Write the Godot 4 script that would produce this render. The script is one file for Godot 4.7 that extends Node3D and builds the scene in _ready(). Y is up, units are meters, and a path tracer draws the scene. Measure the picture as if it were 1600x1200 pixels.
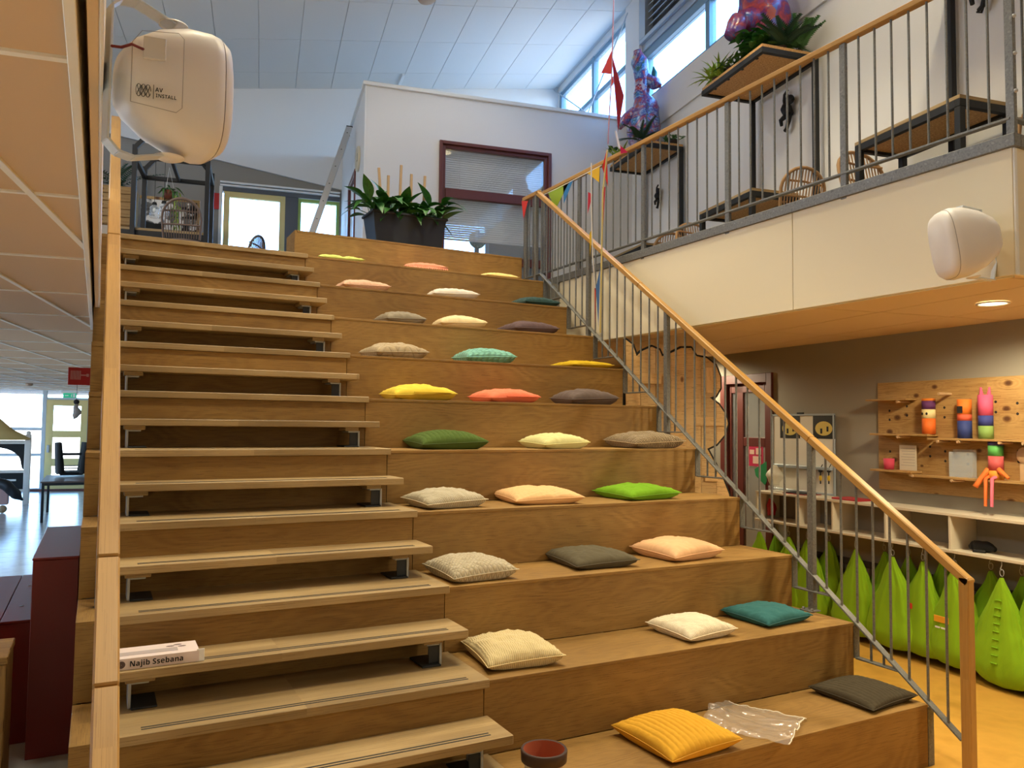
extends Node3D
# Metres, y up. The stair climbs along -z; the building around it is turned ten degrees (the "hall" frame: u across, v deep).

const F := 1224.845
const CAM := Vector3(-1.64396, 1.86612, 2.37010)
const HH := 0.34        # height of one seating tier
const DD := 0.479743    # depth of one seating tier
const WW := 2.494       # right end of the tiers
const TH := 0.1745329
const VA := Vector3(0.173648, 0.0, -0.984808)
const UB := Vector3(0.984808, 0.0, 0.173648)

var CB := Basis()
var used := {}
var rng := RandomNumberGenerator.new()
var M := {}
var T := {}

func _ready() -> void:
	rng.seed = 7
	look()
	materials()
	lights()
	structure()
	tribune()
	railings()
	cushions()
	landing_things()
	balcony_things()
	lower_right()
	lower_left()

# ---------------------------------------------------------------- camera, sky, lamps
func look() -> void:
	var ya := -0.484553
	var pi_ := 0.0527087
	var ro := 0.0104703
	CB = Basis(Vector3.UP, ya) * Basis(Vector3.RIGHT, pi_) * Basis(Vector3.BACK, ro)
	var cam := Camera3D.new()
	cam.name = "camera"
	add_child(cam)
	cam.transform = Transform3D(CB, CAM)
	cam.fov = 52.1966
	cam.near = 0.05
	cam.far = 200.0
	cam.current = true
	var env := Environment.new()
	env.background_mode = Environment.BG_SKY
	var sky := Sky.new()
	var sm := ProceduralSkyMaterial.new()
	sm.sky_top_color = Color(0.38, 0.66, 0.98)
	sm.sky_horizon_color = Color(0.74, 0.89, 1.0)
	sm.ground_bottom_color = Color(0.55, 0.56, 0.56)
	sm.ground_horizon_color = Color(0.82, 0.86, 0.90)
	sm.sky_energy_multiplier = SKY_E
	sm.ground_energy_multiplier = SKY_E
	sky.sky_material = sm
	env.sky = sky
	env.tonemap_mode = Environment.TONE_MAPPER_LINEAR
	env.tonemap_exposure = EXPO
	env.sdfgi_enabled = true
	env.ssao_enabled = true
	env.ssil_enabled = true
	var we := WorldEnvironment.new()
	we.name = "world"
	we.environment = env
	add_child(we)

const NEUTRAL := Color(1.0, 0.98, 0.95)
const SKY_E := 3.2
const EXPO := 1.1
const WARM := Color(1.0, 0.94, 0.79)

func lights() -> void:
	# round downlights recessed in the soffit below the gallery, in the high ceiling, and unseen ones in the low ceiling
	for v in [-0.9, 1.317, 5.6]:
		downlight(H(3.389, 2.708, v), 0.085, 3.8, "round recessed downlight in the panelled soffit under the gallery", "downlights under the gallery")
	for p in [Vector3(-2.9, 2.662, 3.2), Vector3(-3.4, 2.662, 1.6), Vector3(-4.9, 2.662, -4.0), Vector3(-4.9, 2.662, -9.0)]:  # out of view; the deeper pair is added to brighten hall ceiling and floor
		downlight(p, 0.09, 5.5, "unseen round downlight in the low tan panel ceiling, brightening the hall", "unseen downlights in the low ceiling", 58.0)
	for p in [Vector3(-3.0, 2.15, 4.3), Vector3(1.3, 2.5, 4.6)]:  # added globes behind the camera, frontal fill for the stair and scalloped board
		pendant(p, 0.5)
	pendant(Vector3(-3.6, 5.6, -5.6), 3.4, "white globe pendant lamp above the upper floor beside the stair", NEUTRAL)
	pendant(Vector3(-3.8, 5.6, -1.6), 3.4, "white globe pendant lamp above the upper floor near the front wall", NEUTRAL)
	downlight(H(1.2, ceil_y(1.2) - 0.02, 5.7), 0.16, 2.6, "round lamp under the high ceiling above the landing", "lamps under the high ceiling", 62.0, NEUTRAL)
	downlight(H(2.5, ceil_y(2.5) - 0.02, 1.2), 0.16, 9.0, "round lamp under the high ceiling above the gallery", "lamps under the high ceiling", 62.0)
	for p in [[-0.9, 0.7], [1.5, 0.7], [-0.7, 3.2], [1.7, 3.2], [0.6, 4.6]]:
		downlight(H(p[0], ceil_y(p[0]) - 0.02, p[1]), 0.16, 12.5, "round lamp under the high sloping ceiling above the stair", "lamps under the high ceiling", 42.0)

func pendant(p: Vector3, e: float, label := "added white globe fill lamp hanging unseen behind the foot of the stair", tone := WARM) -> void:
	var t := thing("pendant_lamp", label, "lamp", p, 0.0, "globe pendants")
	var s := nst()
	ball(s, Vector3.ZERO, Vector3.ONE * 0.16, 12)
	mk("globe", s, M.lampglow, t)
	s = nst()
	tube(s, [Vector3(0, 0.155, 0), Vector3(0, 2.66 - p.y if p.x < -1.7 and p.y < 2.6 else ceil_y(p.x) - 0.3 - p.y, 0)], 0.006, 6)
	mk("cord", s, M.black, t)
	var l := OmniLight3D.new()
	l.name = "light"
	t.add_child(l)
	l.omni_range = 30.0
	l.omni_attenuation = 2.0
	l.light_color = tone
	l.light_energy = e
	l.light_size = 0.16
	l.shadow_enabled = true

func downlight(p: Vector3, r: float, e: float, label: String, group: String, cone := 86.0, tone := WARM) -> void:
	var t := thing("downlight", label, "lamp", p, 0.0, group)
	var s := nst()
	lathe(s, [[r * 1.16, 0.0], [r * 1.18, -0.008], [r * 1.02, -0.010], [r * 1.0, -0.002]], 24)
	mk("trim_ring", s, M.white_gloss, t)
	s = nst()
	lathe(s, [[0.001, -0.003], [r, -0.003]], 24)
	mk("diffuser", s, M.lampglow, t)
	var l := SpotLight3D.new()
	l.name = "light"
	t.add_child(l)
	l.position = Vector3(0, -0.02, 0)
	l.rotation.x = -PI / 2
	l.spot_angle = cone
	l.spot_angle_attenuation = 0.35
	l.spot_range = 30.0
	l.spot_attenuation = 2.0
	l.light_color = tone
	l.light_energy = e
	l.light_size = r
	l.shadow_enabled = true

# ---------------------------------------------------------------- pixels of the photograph to points
func ray(x: float, y: float) -> Vector3:
	return CB * Vector3((x - 800.0) / F, -(y - 600.0) / F, -1.0)
func pY(x: float, y: float, h: float) -> Vector3:
	var r := ray(x, y)
	return CAM + r * ((h - CAM.y) / r.y)
func pX(x: float, y: float, h: float) -> Vector3:
	var r := ray(x, y)
	return CAM + r * ((h - CAM.x) / r.x)
func pZ(x: float, y: float, h: float) -> Vector3:
	var r := ray(x, y)
	return CAM + r * ((h - CAM.z) / r.z)
func pD(x: float, y: float, h: float) -> Vector3:
	return CAM + ray(x, y) * h
func pv(x: float, y: float, h: float) -> Vector3:
	var r := ray(x, y)
	return hl(CAM + r * ((h - CAM.dot(VA)) / r.dot(VA)))
func pu(x: float, y: float, h: float) -> Vector3:
	var r := ray(x, y)
	return hl(CAM + r * ((h - CAM.dot(UB)) / r.dot(UB)))
func hl(p: Vector3) -> Vector3:      # world to hall: (u, y, v)
	return Vector3(p.dot(UB), p.y, p.dot(VA))
func H(u: float, y: float, v: float) -> Vector3:   # hall to world
	return UB * u + VA * v + Vector3(0, y, 0)
func ceil_y(u: float) -> float:
	return 7.528 + 0.143 * u

# ---------------------------------------------------------------- nodes
func numbered(called: String) -> String:
	if not used.has(called):
		used[called] = 0
		return called
	used[called] += 1
	return "%s_%03d" % [called, used[called]]
func thing(called: String, label: String, category: String, at := Vector3.ZERO, turn := 0.0, group := "") -> Node3D:
	var o := Node3D.new()
	o.name = numbered(called)
	add_child(o)
	o.position = at
	o.rotation.y = turn
	o.set_meta("label", label)
	o.set_meta("category", category)
	if group:
		o.set_meta("group", group)
	return o
func struct(called: String, label: String, at := Vector3.ZERO, turn := 0.0) -> Node3D:
	var o := Node3D.new()
	o.name = numbered(called)
	add_child(o)
	o.position = at
	o.rotation.y = turn
	o.set_meta("label", label)
	o.set_meta("category", called.split("_")[0])
	o.set_meta("kind", "structure")
	return o
func mk(called: String, st: SurfaceTool, m: Material, parent: Node3D, at := Vector3.ZERO) -> MeshInstance3D:
	st.generate_normals()
	var mi := MeshInstance3D.new()
	mi.name = called
	mi.mesh = st.commit()
	mi.material_override = m
	parent.add_child(mi, true)
	mi.position = at
	return mi
func inst(called: String, mesh: Mesh, m: Material, parent: Node3D, x: Transform3D) -> MeshInstance3D:
	var mi := MeshInstance3D.new()
	mi.name = called
	mi.mesh = mesh
	mi.material_override = m
	parent.add_child(mi, true)
	mi.transform = x
	return mi
func nst() -> SurfaceTool:
	var s := SurfaceTool.new()
	s.begin(Mesh.PRIMITIVE_TRIANGLES)
	return s
func meshof(st: SurfaceTool) -> Mesh:
	st.generate_normals()
	return st.commit()

# ---------------------------------------------------------------- shapes
func tri(st: SurfaceTool, a: Vector3, b: Vector3, c: Vector3, out: Vector3, ua := Vector2.ZERO, ub := Vector2.ZERO, uc := Vector2.ZERO) -> void:
	if (a - c).cross(a - b).dot(out) < 0.0:
		var t := b
		b = c
		c = t
		var tu := ub
		ub = uc
		uc = tu
	st.set_smooth_group(-1)
	st.set_uv(ua)
	st.add_vertex(a)
	st.set_uv(ub)
	st.add_vertex(b)
	st.set_uv(uc)
	st.add_vertex(c)
func quad(st: SurfaceTool, a: Vector3, b: Vector3, c: Vector3, d: Vector3, out: Vector3, u := [Vector2.ZERO, Vector2.RIGHT, Vector2.ONE, Vector2.DOWN]) -> void:
	tri(st, a, b, c, out, u[0], u[1], u[2])
	tri(st, a, c, d, out, u[0], u[2], u[3])
# a box with chamfered edges; texture coordinates in metres, the first one along the longest side
func bx(st: SurfaceTool, c: Vector3, s: Vector3, bev := 0.0, bs := Basis.IDENTITY, uvo := Vector2.ZERO) -> void:
	var h := s * 0.5
	var g: int = s.max_axis_index()
	var e := Vector3(minf(bev, h.x * 0.8), minf(bev, h.y * 0.8), minf(bev, h.z * 0.8))
	for i in 3:
		var j := (i + 1) % 3
		var k := (i + 2) % 3
		if g == k:
			var w := j
			j = k
			k = w
		for sg in [-1.0, 1.0]:
			var q := []
			var uv := []
			for n in [[-1, -1], [1, -1], [1, 1], [-1, 1]]:
				var p := Vector3.ZERO
				p[i] = sg * h[i]
				p[j] = n[0] * (h[j] - e[j])
				p[k] = n[1] * (h[k] - e[k])
				q.append(c + bs * p)
				uv.append(Vector2(p[j], p[k] + sg * 0.37 * (i + 1)) + uvo)
			var o := Vector3.ZERO
			o[i] = sg
			quad(st, q[0], q[1], q[2], q[3], bs * o, uv)
	if bev <= 0.0:
		return
	for i in 3:
		var j := (i + 1) % 3
		var k := (i + 2) % 3
		for a in [-1.0, 1.0]:
			for b in [-1.0, 1.0]:
				var q := []
				var uv := []
				for n in [[-1.0, 0], [1.0, 0], [1.0, 1], [-1.0, 1]]:
					var p := Vector3.ZERO
					p[i] = n[0] * (h[i] - e[i])
					p[j] = a * (h[j] - (e[j] if n[1] == 1 else 0.0))
					p[k] = b * (h[k] - (e[k] if n[1] == 0 else 0.0))
					q.append(c + bs * p)
					uv.append(Vector2(p[i], n[1] * bev) + uvo)
				var o := Vector3.ZERO
				o[j] = a
				o[k] = b
				quad(st, q[0], q[1], q[2], q[3], bs * o, uv)
	for a in [-1.0, 1.0]:
		for b in [-1.0, 1.0]:
			for d in [-1.0, 1.0]:
				var o := Vector3(a, b, d)
				var x := Vector3(a * h.x, b * (h.y - e.y), d * (h.z - e.z))
				var y := Vector3(a * (h.x - e.x), b * h.y, d * (h.z - e.z))
				var z := Vector3(a * (h.x - e.x), b * (h.y - e.y), d * h.z)
				tri(st, c + bs * x, c + bs * y, c + bs * z, bs * o, uvo, uvo, uvo)
func span(st: SurfaceTool, a: Vector3, b: Vector3, bev := 0.0, uvo := Vector2.ZERO) -> void:   # box between two corners
	bx(st, (a + b) * 0.5, (a - b).abs(), bev, Basis.IDENTITY, uvo)
func bar(st: SurfaceTool, a: Vector3, b: Vector3, w: float, t: float, bev := 0.0, side := Vector3.RIGHT, uvo := Vector2.ZERO) -> void:   # box from a to b, w along side, t across
	var z := (b - a).normalized()
	var x := (side - z * side.dot(z)).normalized()
	bx(st, (a + b) * 0.5, Vector3(w, t, a.distance_to(b)), bev, Basis(x, z.cross(x), z), uvo)
func ring(c: Vector3, x: Vector3, y: Vector3, r: float, n: int) -> Array:
	var q := []
	for i in n:
		var an := TAU * i / n
		q.append(c + (x * cos(an) + y * sin(an)) * r)
	return q
func skin(st: SurfaceTool, rows: Array, closed := true, uvs := Vector2.ONE) -> void:   # smooth surface through rows of points
	st.set_smooth_group(0)
	var n: int = rows[0].size()
	var m: int = n if closed else n - 1
	for i in rows.size() - 1:
		for j in m:
			var k := (j + 1) % n
			var a: Vector3 = rows[i][j]
			var b: Vector3 = rows[i][k]
			var c: Vector3 = rows[i + 1][k]
			var d: Vector3 = rows[i + 1][j]
			var u0 := float(j) / m * uvs.x
			var u1 := float(j + 1) / m * uvs.x
			var v0 := float(i) / (rows.size() - 1) * uvs.y
			var v1 := float(i + 1) / (rows.size() - 1) * uvs.y
			for t in [[a, u0, v0], [b, u1, v0], [c, u1, v1], [a, u0, v0], [c, u1, v1], [d, u0, v1]]:
				st.set_uv(Vector2(t[1], t[2]))
				st.add_vertex(t[0])
func tube(st: SurfaceTool, pts: Array, r, n := 8, caps := true) -> void:
	var rows := []
	var up := Vector3.UP
	for i in pts.size():
		var d: Vector3 = (pts[mini(i + 1, pts.size() - 1)] - pts[maxi(i - 1, 0)]).normalized()
		if i == 0:
			up = Vector3.RIGHT if absf(d.y) > 0.8 else Vector3.UP
		var x := up.cross(d).normalized()
		var y := d.cross(x).normalized()
		up = y
		rows.append(ring(pts[i], x, y, r[i] if r is Array else r, n))
	skin(st, rows)
	if caps:
		for e in [0, pts.size() - 1]:
			var o: Vector3 = pts[e] - pts[1 if e == 0 else e - 1]
			for j in n - 2:
				tri(st, rows[e][0], rows[e][j + 1], rows[e][j + 2], o)
func lathe(st: SurfaceTool, prof: Array, n := 24, at := Transform3D.IDENTITY) -> void:
	var rows := []
	for p in prof:
		var q := []
		for i in n:
			var an := -TAU * i / n
			q.append(at * Vector3(cos(an) * p[0], p[1], sin(an) * p[0]))
		rows.append(q)
	skin(st, rows)
func prism(st: SurfaceTool, poly: PackedVector2Array, z0: float, z1: float, at := Transform3D.IDENTITY, uvs := 1.0) -> void:
	var idx := Geometry2D.triangulate_polygon(poly)
	for z in [z0, z1]:
		var o := at.basis * Vector3(0, 0, 1.0 if z == maxf(z0, z1) else -1.0)
		for i in range(0, idx.size(), 3):
			var q := []
			for k in 3:
				q.append(poly[idx[i + k]])
			tri(st, at * Vector3(q[0].x, q[0].y, z), at * Vector3(q[1].x, q[1].y, z), at * Vector3(q[2].x, q[2].y, z), o, q[0] * uvs, q[1] * uvs, q[2] * uvs)
	var sgn := -1.0 if Geometry2D.is_polygon_clockwise(poly) else 1.0
	for i in poly.size():
		var a := poly[i]
		var b := poly[(i + 1) % poly.size()]
		var e := b - a
		quad(st, at * Vector3(a.x, a.y, z0), at * Vector3(b.x, b.y, z0), at * Vector3(b.x, b.y, z1), at * Vector3(a.x, a.y, z1), at.basis * Vector3(e.y, -e.x, 0) * sgn, [a * uvs, b * uvs, b * uvs + Vector2(0, z1 - z0), a * uvs + Vector2(0, z1 - z0)])
func text(called: String, words: String, size: float, m: Material, parent: Node3D, at: Transform3D, font := "Droid Sans", bold := 400) -> MeshInstance3D:
	var tm := TextMesh.new()
	var f := SystemFont.new()
	f.font_names = PackedStringArray([font])
	f.font_weight = bold
	tm.font = f
	tm.text = words
	tm.font_size = 64
	tm.pixel_size = size / 64.0
	tm.depth = 0.001
	return inst(called, tm, m, parent, at)

# ---------------------------------------------------------------- materials
func mat(c: Color, rough := 0.8, metal := 0.0, spec := 0.5) -> StandardMaterial3D:
	var m := StandardMaterial3D.new()
	m.albedo_color = c
	m.roughness = rough
	m.metallic = metal
	m.metallic_specular = spec
	return m
func c8(r: int, g: int, b: int) -> Color:
	return Color8(r, g, b)
func noise(sd: int, fr: float, oct := 3, type := FastNoiseLite.TYPE_SIMPLEX_SMOOTH) -> FastNoiseLite:
	var n := FastNoiseLite.new()
	n.seed = sd
	n.frequency = fr
	n.noise_type = type
	n.fractal_type = FastNoiseLite.FRACTAL_FBM if oct > 1 else FastNoiseLite.FRACTAL_NONE
	n.fractal_octaves = oct
	return n
func tex(im: Image) -> ImageTexture:
	return ImageTexture.create_from_image(im)
# veneer: broad flowing figure plus fine pores, grain along x; one picture covers w by h metres
func veneer(sd: int, px: int, py: int, w: float, h: float, a: Color, b: Color, c: Color, figure: float, stretch: float, knots := 0) -> ImageTexture:
	var im := Image.create(px, py, false, Image.FORMAT_RGB8)
	var n1 := noise(sd, 1.0, 2)
	var n2 := noise(sd + 1, 1.0, 3)
	var n3 := noise(sd + 2, 1.0, 2)
	var r := RandomNumberGenerator.new()
	r.seed = sd
	var kn := []
	for i in knots:
		kn.append(Vector3(r.randf() * w, r.randf() * h, r.randf_range(0.008, 0.018)))
	for j in py:
		for i in px:
			var x := w * i / px
			var y := h * j / py
			var base := n1.get_noise_2d(x * 0.9 / stretch * 2.0, y * 2.6)
			var bend := 0.0
			for k in kn:
				var dd := Vector2((x - k.x) * 0.45, y - k.y).length()
				bend += 0.05 * exp(-dd * dd / (k.z * k.z * 6.0))
			var line := sin((base * figure + y * 4.0 + bend * 60.0) * TAU)
			var broad := n2.get_noise_2d(x * 0.8, y * 2.2)
			var pore := n3.get_noise_2d(x * 9.0 / stretch, y * 260.0)
			var t := clampf(0.5 + 0.20 * line * (0.4 + 0.6 * absf(broad * 2.0)) + 0.55 * broad + 0.22 * pore, 0.0, 1.0)
			var q := a.lerp(b, t)
			if pore < -0.42:
				q = q.lerp(c, 0.35)
			for k in kn:
				var d2 := Vector2((x - k.x) * 0.7, y - k.y).length()
				if d2 < k.z * 1.6:
					q = q.lerp(c, clampf(1.4 - d2 / k.z * 0.8, 0.0, 0.9))
			im.set_pixel(i, j, q)
	return tex(im)
func dabs(sd: int, n: int, fr: float, cols: Array) -> ImageTexture:   # brush dabs of flat colour
	var im := Image.create(n, n, false, Image.FORMAT_RGB8)
	var c := noise(sd, fr, 1, FastNoiseLite.TYPE_CELLULAR)
	c.cellular_return_type = FastNoiseLite.RETURN_CELL_VALUE
	var b := noise(sd + 4, fr * 0.35, 2)
	var w := noise(sd + 9, fr * 2.5, 2)
	for j in n:
		for i in n:
			var q := w.get_noise_2d(i, j) * 14.0
			var t := clampf(0.5 + 0.28 * c.get_noise_2d(i + q, j * 0.55 - q) + 0.75 * b.get_noise_2d(i, j), 0.0, 0.999)
			im.set_pixel(i, j, cols[int(t * cols.size())])
	return tex(im)
func patches(sd: int, n: int, fr: float, cols: Array, oct := 4, sharp := 1.0) -> ImageTexture:
	var im := Image.create(n, n, false, Image.FORMAT_RGB8)
	var n1 := noise(sd, fr, oct)
	for j in n:
		for i in n:
			var t := clampf(0.5 + n1.get_noise_2d(i, j) * sharp, 0.0, 0.999) * (cols.size() - 1)
			var k := int(t)
			im.set_pixel(i, j, (cols[k] as Color).lerp(cols[k + 1], t - k))
	return tex(im)
# woven and knitted patterns as a grey relief picture
func weave(kind: String, n := 256) -> ImageTexture:
	var im := Image.create(n, n, false, Image.FORMAT_RGB8)
	var nz := noise(91, 0.05, 2)
	for j in n:
		for i in n:
			var x := float(i) / n
			var y := float(j) / n
			var v := 0.5
			match kind:
				"linen":
					v = 0.5 + 0.25 * sin(x * TAU * 64.0) * (1.0 if int(y * 64.0) % 2 == 0 else -1.0) + 0.2 * nz.get_noise_2d(i * 2.0, j * 0.4)
				"quilt":
					v = minf(absf(sin((x + y) * PI * 14.0)), absf(sin((x - y) * PI * 14.0)))
					v = pow(v, 0.5)
				"herring":
					var cx := fposmod(x * 12.0, 2.0)
					v = fposmod((y * 36.0 + (cx if cx < 1.0 else 2.0 - cx) * 3.0), 1.0)
					v = 1.0 if v < 0.5 else 0.25
				"zigzag":
					var cz := fposmod(x * 5.0, 2.0)
					v = absf(sin((y * 9.0 + (cz if cz < 1.0 else 2.0 - cz) * 1.6) * PI))
					v = pow(v, 0.4)
				"knit":
					v = absf(sin(x * PI * 40.0)) * (0.6 + 0.4 * absf(sin((y * 40.0 + absf(fposmod(x * 40.0, 1.0) - 0.5)) * PI)))
				"dots":
					v = 0.5 + 0.5 * sin(x * TAU * 34.0) * sin(y * TAU * 34.0)
				"hound":
					v = 0.15 if (int(x * 60.0) + int(y * 60.0)) % 2 == 0 else 0.9
				"cable":
					v = absf(sin((x * 9.0 + 0.25 * sin(y * TAU * 7.0)) * PI)) * (0.7 + 0.3 * sin(y * TAU * 30.0))
			im.set_pixel(i, j, Color(v, v, v))
	return tex(im)
func fabric(c: Color, kind := "linen", relief := 0.3, contrast := 0.0, sheen := 0.3) -> StandardMaterial3D:
	var m := mat(c, 0.95, 0.0, 0.2)
	m.rim_enabled = sheen > 0.0
	m.rim = sheen
	m.rim_tint = 0.6
	m.heightmap_enabled = true
	m.heightmap_texture = T[kind]
	m.heightmap_scale = relief
	if contrast > 0.0:
		m.albedo_texture = tinted(kind, c, contrast)
		m.albedo_color = Color.WHITE
	return m
func tinted(kind: String, c: Color, contrast: float) -> ImageTexture:
	var im: Image = (T[kind] as ImageTexture).get_image().duplicate()
	for j in im.get_height():
		for i in im.get_width():
			var v := im.get_pixel(i, j).r
			im.set_pixel(i, j, c.darkened(contrast * (1.0 - v)))
	return tex(im)
func wood(t: Texture2D, w: float, h: float, rough := 0.5, tint := Color.WHITE, off := Vector2.ZERO) -> StandardMaterial3D:
	var m := mat(tint, rough, 0.0, 0.45)
	m.albedo_texture = t
	m.uv1_scale = Vector3(1.0 / w, 1.0 / h, 1.0)
	m.uv1_offset = Vector3(off.x, off.y, 0.0)
	return m
func glow(c: Color, e: float) -> StandardMaterial3D:
	var m := mat(c, 0.6)
	m.emission_enabled = true
	m.emission = c
	m.emission_energy_multiplier = e
	return m
func tri_tex(m: StandardMaterial3D, t: Texture2D, metres: float) -> StandardMaterial3D:
	m.albedo_texture = t
	m.uv1_triplanar = true
	m.uv1_world_triplanar = true
	m.uv1_scale = Vector3.ONE / metres
	return m

func materials() -> void:
	T.ply = veneer(3, 1024, 512, 2.6, 0.9, c8(134, 98, 46), c8(162, 124, 64), c8(92, 62, 28), 5.0, 2.2)
	T.oak = veneer(11, 1024, 256, 1.8, 0.35, c8(144, 118, 78), c8(184, 156, 110), c8(96, 72, 44), 0.7, 5.0)
	T.rail = veneer(17, 512, 128, 1.4, 0.12, c8(158, 116, 58), c8(188, 144, 78), c8(122, 82, 36), 0.6, 5.0)
	T.pine = veneer(23, 1024, 512, 1.4, 0.9, c8(158, 120, 68), c8(190, 152, 96), c8(80, 46, 20), 1.8, 3.0, 14)
	T.pine_pale = veneer(29, 512, 512, 1.4, 0.9, c8(212, 172, 112), c8(232, 198, 142), c8(120, 72, 34), 1.2, 3.0, 6)
	T.osb = patches(31, 256, 0.06, [c8(160, 112, 62), c8(206, 160, 98), c8(182, 134, 76), c8(220, 178, 118)], 4, 1.1)
	T.orange = patches(37, 512, 0.012, [c8(200, 146, 62), c8(216, 162, 74), c8(206, 152, 66)], 5, 0.8)
	T.lino = patches(41, 256, 0.02, [c8(176, 182, 186), c8(196, 201, 205), c8(186, 190, 194)], 5, 0.8)
	T.plaster = patches(43, 256, 0.05, [Color(0.42, 0.42, 0.42), Color(0.58, 0.58, 0.58)], 4, 0.9)
	T.steel = patches(47, 256, 0.03, [c8(98, 97, 94), c8(126, 125, 120), c8(110, 109, 106), c8(136, 135, 130)], 4, 0.9)
	T.cow = patches(53, 256, 0.012, [c8(14, 13, 13), c8(24, 22, 22), c8(22, 20, 20), c8(226, 220, 212), c8(236, 232, 226)], 4, 1.7)
	T.paint = dabs(59, 512, 0.045, [c8(28, 90, 70), c8(36, 100, 92), c8(40, 110, 190), c8(120, 170, 220), c8(40, 66, 150), c8(104, 60, 130), c8(196, 84, 60), c8(170, 36, 60), c8(90, 50, 120), c8(190, 190, 210)])
	T.paint2 = dabs(61, 512, 0.045, [c8(60, 40, 120), c8(86, 50, 130), c8(150, 36, 70), c8(186, 60, 60), c8(130, 36, 80), c8(110, 60, 140), c8(60, 110, 190), c8(196, 110, 84)])
	T.tile = patches(67, 256, 0.25, [Color(0.45, 0.45, 0.45), Color(0.55, 0.55, 0.55)], 2, 0.9)
	T.leaf = patches(71, 128, 0.03, [c8(26, 66, 22), c8(48, 102, 34), c8(38, 86, 28)], 3, 1.0)
	for k in ["linen", "quilt", "herring", "zigzag", "knit", "dots", "hound", "cable"]:
		T[k] = weave(k)
	for i in 5:
		M["ply%d" % i] = wood(T.ply, 2.6, 0.9, 0.6, Color(1, 1, 1).darkened(0.03 * (i % 3)), Vector2(0.0, 0.29 * i))
		M["oak%d" % i] = wood(T.oak, 1.8, 0.35, 0.5, Color(1, 1, 1).darkened(0.03 * (i % 3)), Vector2(0.31 * i, 0.43 * i))
	M.rail = wood(T.rail, 1.4, 0.12, 0.42)
	M.rail.clearcoat_enabled = true
	M.rail.clearcoat = 0.15
	M.rail.clearcoat_roughness = 0.2
	M.pine = wood(T.pine, 1.4, 0.9, 0.6)
	M.pine_pale = wood(T.pine_pale, 1.4, 0.9, 0.6)
	M.osb = tri_tex(mat(Color.WHITE, 0.7), T.osb, 0.35)
	M.steel = tri_tex(mat(Color.WHITE, 0.5, 0.4, 0.5), T.steel, 0.4)
	M.black_steel = mat(c8(13, 13, 15), 0.6)
	M.dark_steel = mat(c8(52, 54, 58), 0.5, 0.4)
	M.bracket = mat(c8(178, 180, 182), 0.45, 0.3)
	M.white = mat(c8(226, 224, 220), 0.9)
	M.white.heightmap_enabled = true
	M.white.heightmap_texture = T.plaster
	M.white.heightmap_scale = 0.12
	M.white.uv1_triplanar = true
	M.white.uv1_world_triplanar = true
	M.white.uv1_scale = Vector3.ONE * 3.0
	M.white_gloss = mat(c8(232, 231, 228), 0.35)
	M.fascia = mat(c8(226, 214, 186), 0.6)
	M.grey_wall = mat(c8(150, 145, 137), 0.9)
	M.taupe = mat(c8(146, 138, 124), 0.9)
	M.dark_grey = mat(c8(96, 98, 102), 0.7)
	M.ceiling = mat(c8(222, 221, 216), 0.95)
	M.ceiling.heightmap_enabled = true
	M.ceiling.heightmap_texture = T.tile
	M.ceiling.heightmap_scale = 0.1
	M.ceiling.uv1_triplanar = true
	M.ceiling.uv1_scale = Vector3.ONE * 3.0
	M.ceiling_bar = mat(c8(205, 203, 198), 0.8)
	M.tan_tile = mat(c8(210, 182, 152), 0.95)
	M.soffit_tile = mat(c8(214, 186, 148), 0.95)
	M.soffit_back = mat(c8(214, 186, 148), 0.95)
	M.tbar = mat(c8(236, 233, 226), 0.5)
	M.strip = mat(c8(58, 54, 50), 0.9)
	M.black = mat(c8(14, 13, 14), 0.7)
	M.orange_floor = tri_tex(mat(Color.WHITE, 0.35), T.orange, 2.2)
	M.lino = tri_tex(mat(Color.WHITE, 0.22, 0.0, 0.7), T.lino, 2.5)
	M.carpet = mat(c8(120, 116, 110), 0.95)
	M.maroon = mat(c8(104, 52, 46), 0.45)
	M.yellow_frame = mat(c8(226, 206, 140), 0.55)
	M.green_frame = mat(c8(150, 176, 92), 0.55)
	M.alu = mat(c8(170, 180, 188), 0.4, 0.3)
	M.window_frame = mat(c8(120, 150, 170), 0.45, 0.2)
	M.ladder = mat(c8(196, 198, 200), 0.35, 0.7)
	M.glass = mat(Color(0.94, 0.98, 1.0, 0.08), 0.02, 0.0, 0.5)
	M.glass.transparency = BaseMaterial3D.TRANSPARENCY_ALPHA
	M.blind = mat(c8(214, 212, 204), 0.85)
	M.speaker = mat(c8(226, 220, 216), 0.42)
	M.speaker_line = mat(c8(150, 140, 136), 0.6)
	M.wire = mat(c8(110, 24, 26), 0.5)
	M.lampglow = glow(c8(255, 238, 190), 6.0)
	M.red = mat(c8(122, 22, 20), 0.4)
	M.red_sign = mat(c8(190, 24, 26), 0.5)
	M.green_sign = glow(c8(34, 150, 110), 0.8)
	M.paper = mat(c8(236, 234, 228), 0.8)
	M.ink = mat(c8(30, 28, 30), 0.8)
	M.planter = mat(c8(30, 32, 36), 0.5)
	M.soil = mat(c8(48, 36, 26), 0.95)
	M.stake = mat(c8(190, 156, 116), 0.8)
	M.leaf = mat(Color.WHITE, 0.5)
	M.leaf.albedo_texture = T.leaf
	M.leaf.backlight_enabled = true
	M.leaf.backlight = c8(50, 80, 20)
	M.leaf_pale = mat(c8(150, 178, 60), 0.6)
	M.leaf_mid = mat(c8(62, 110, 48), 0.6)
	M.leaf_dark = mat(c8(26, 62, 36), 0.6)
	M.wicker = mat(c8(168, 128, 84), 0.6)
	M.wicker_grey = mat(c8(112, 92, 80), 0.6)
	M.terracotta = mat(c8(168, 84, 52), 0.8)
	M.pot_rim = mat(c8(60, 38, 30), 0.6)
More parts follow.
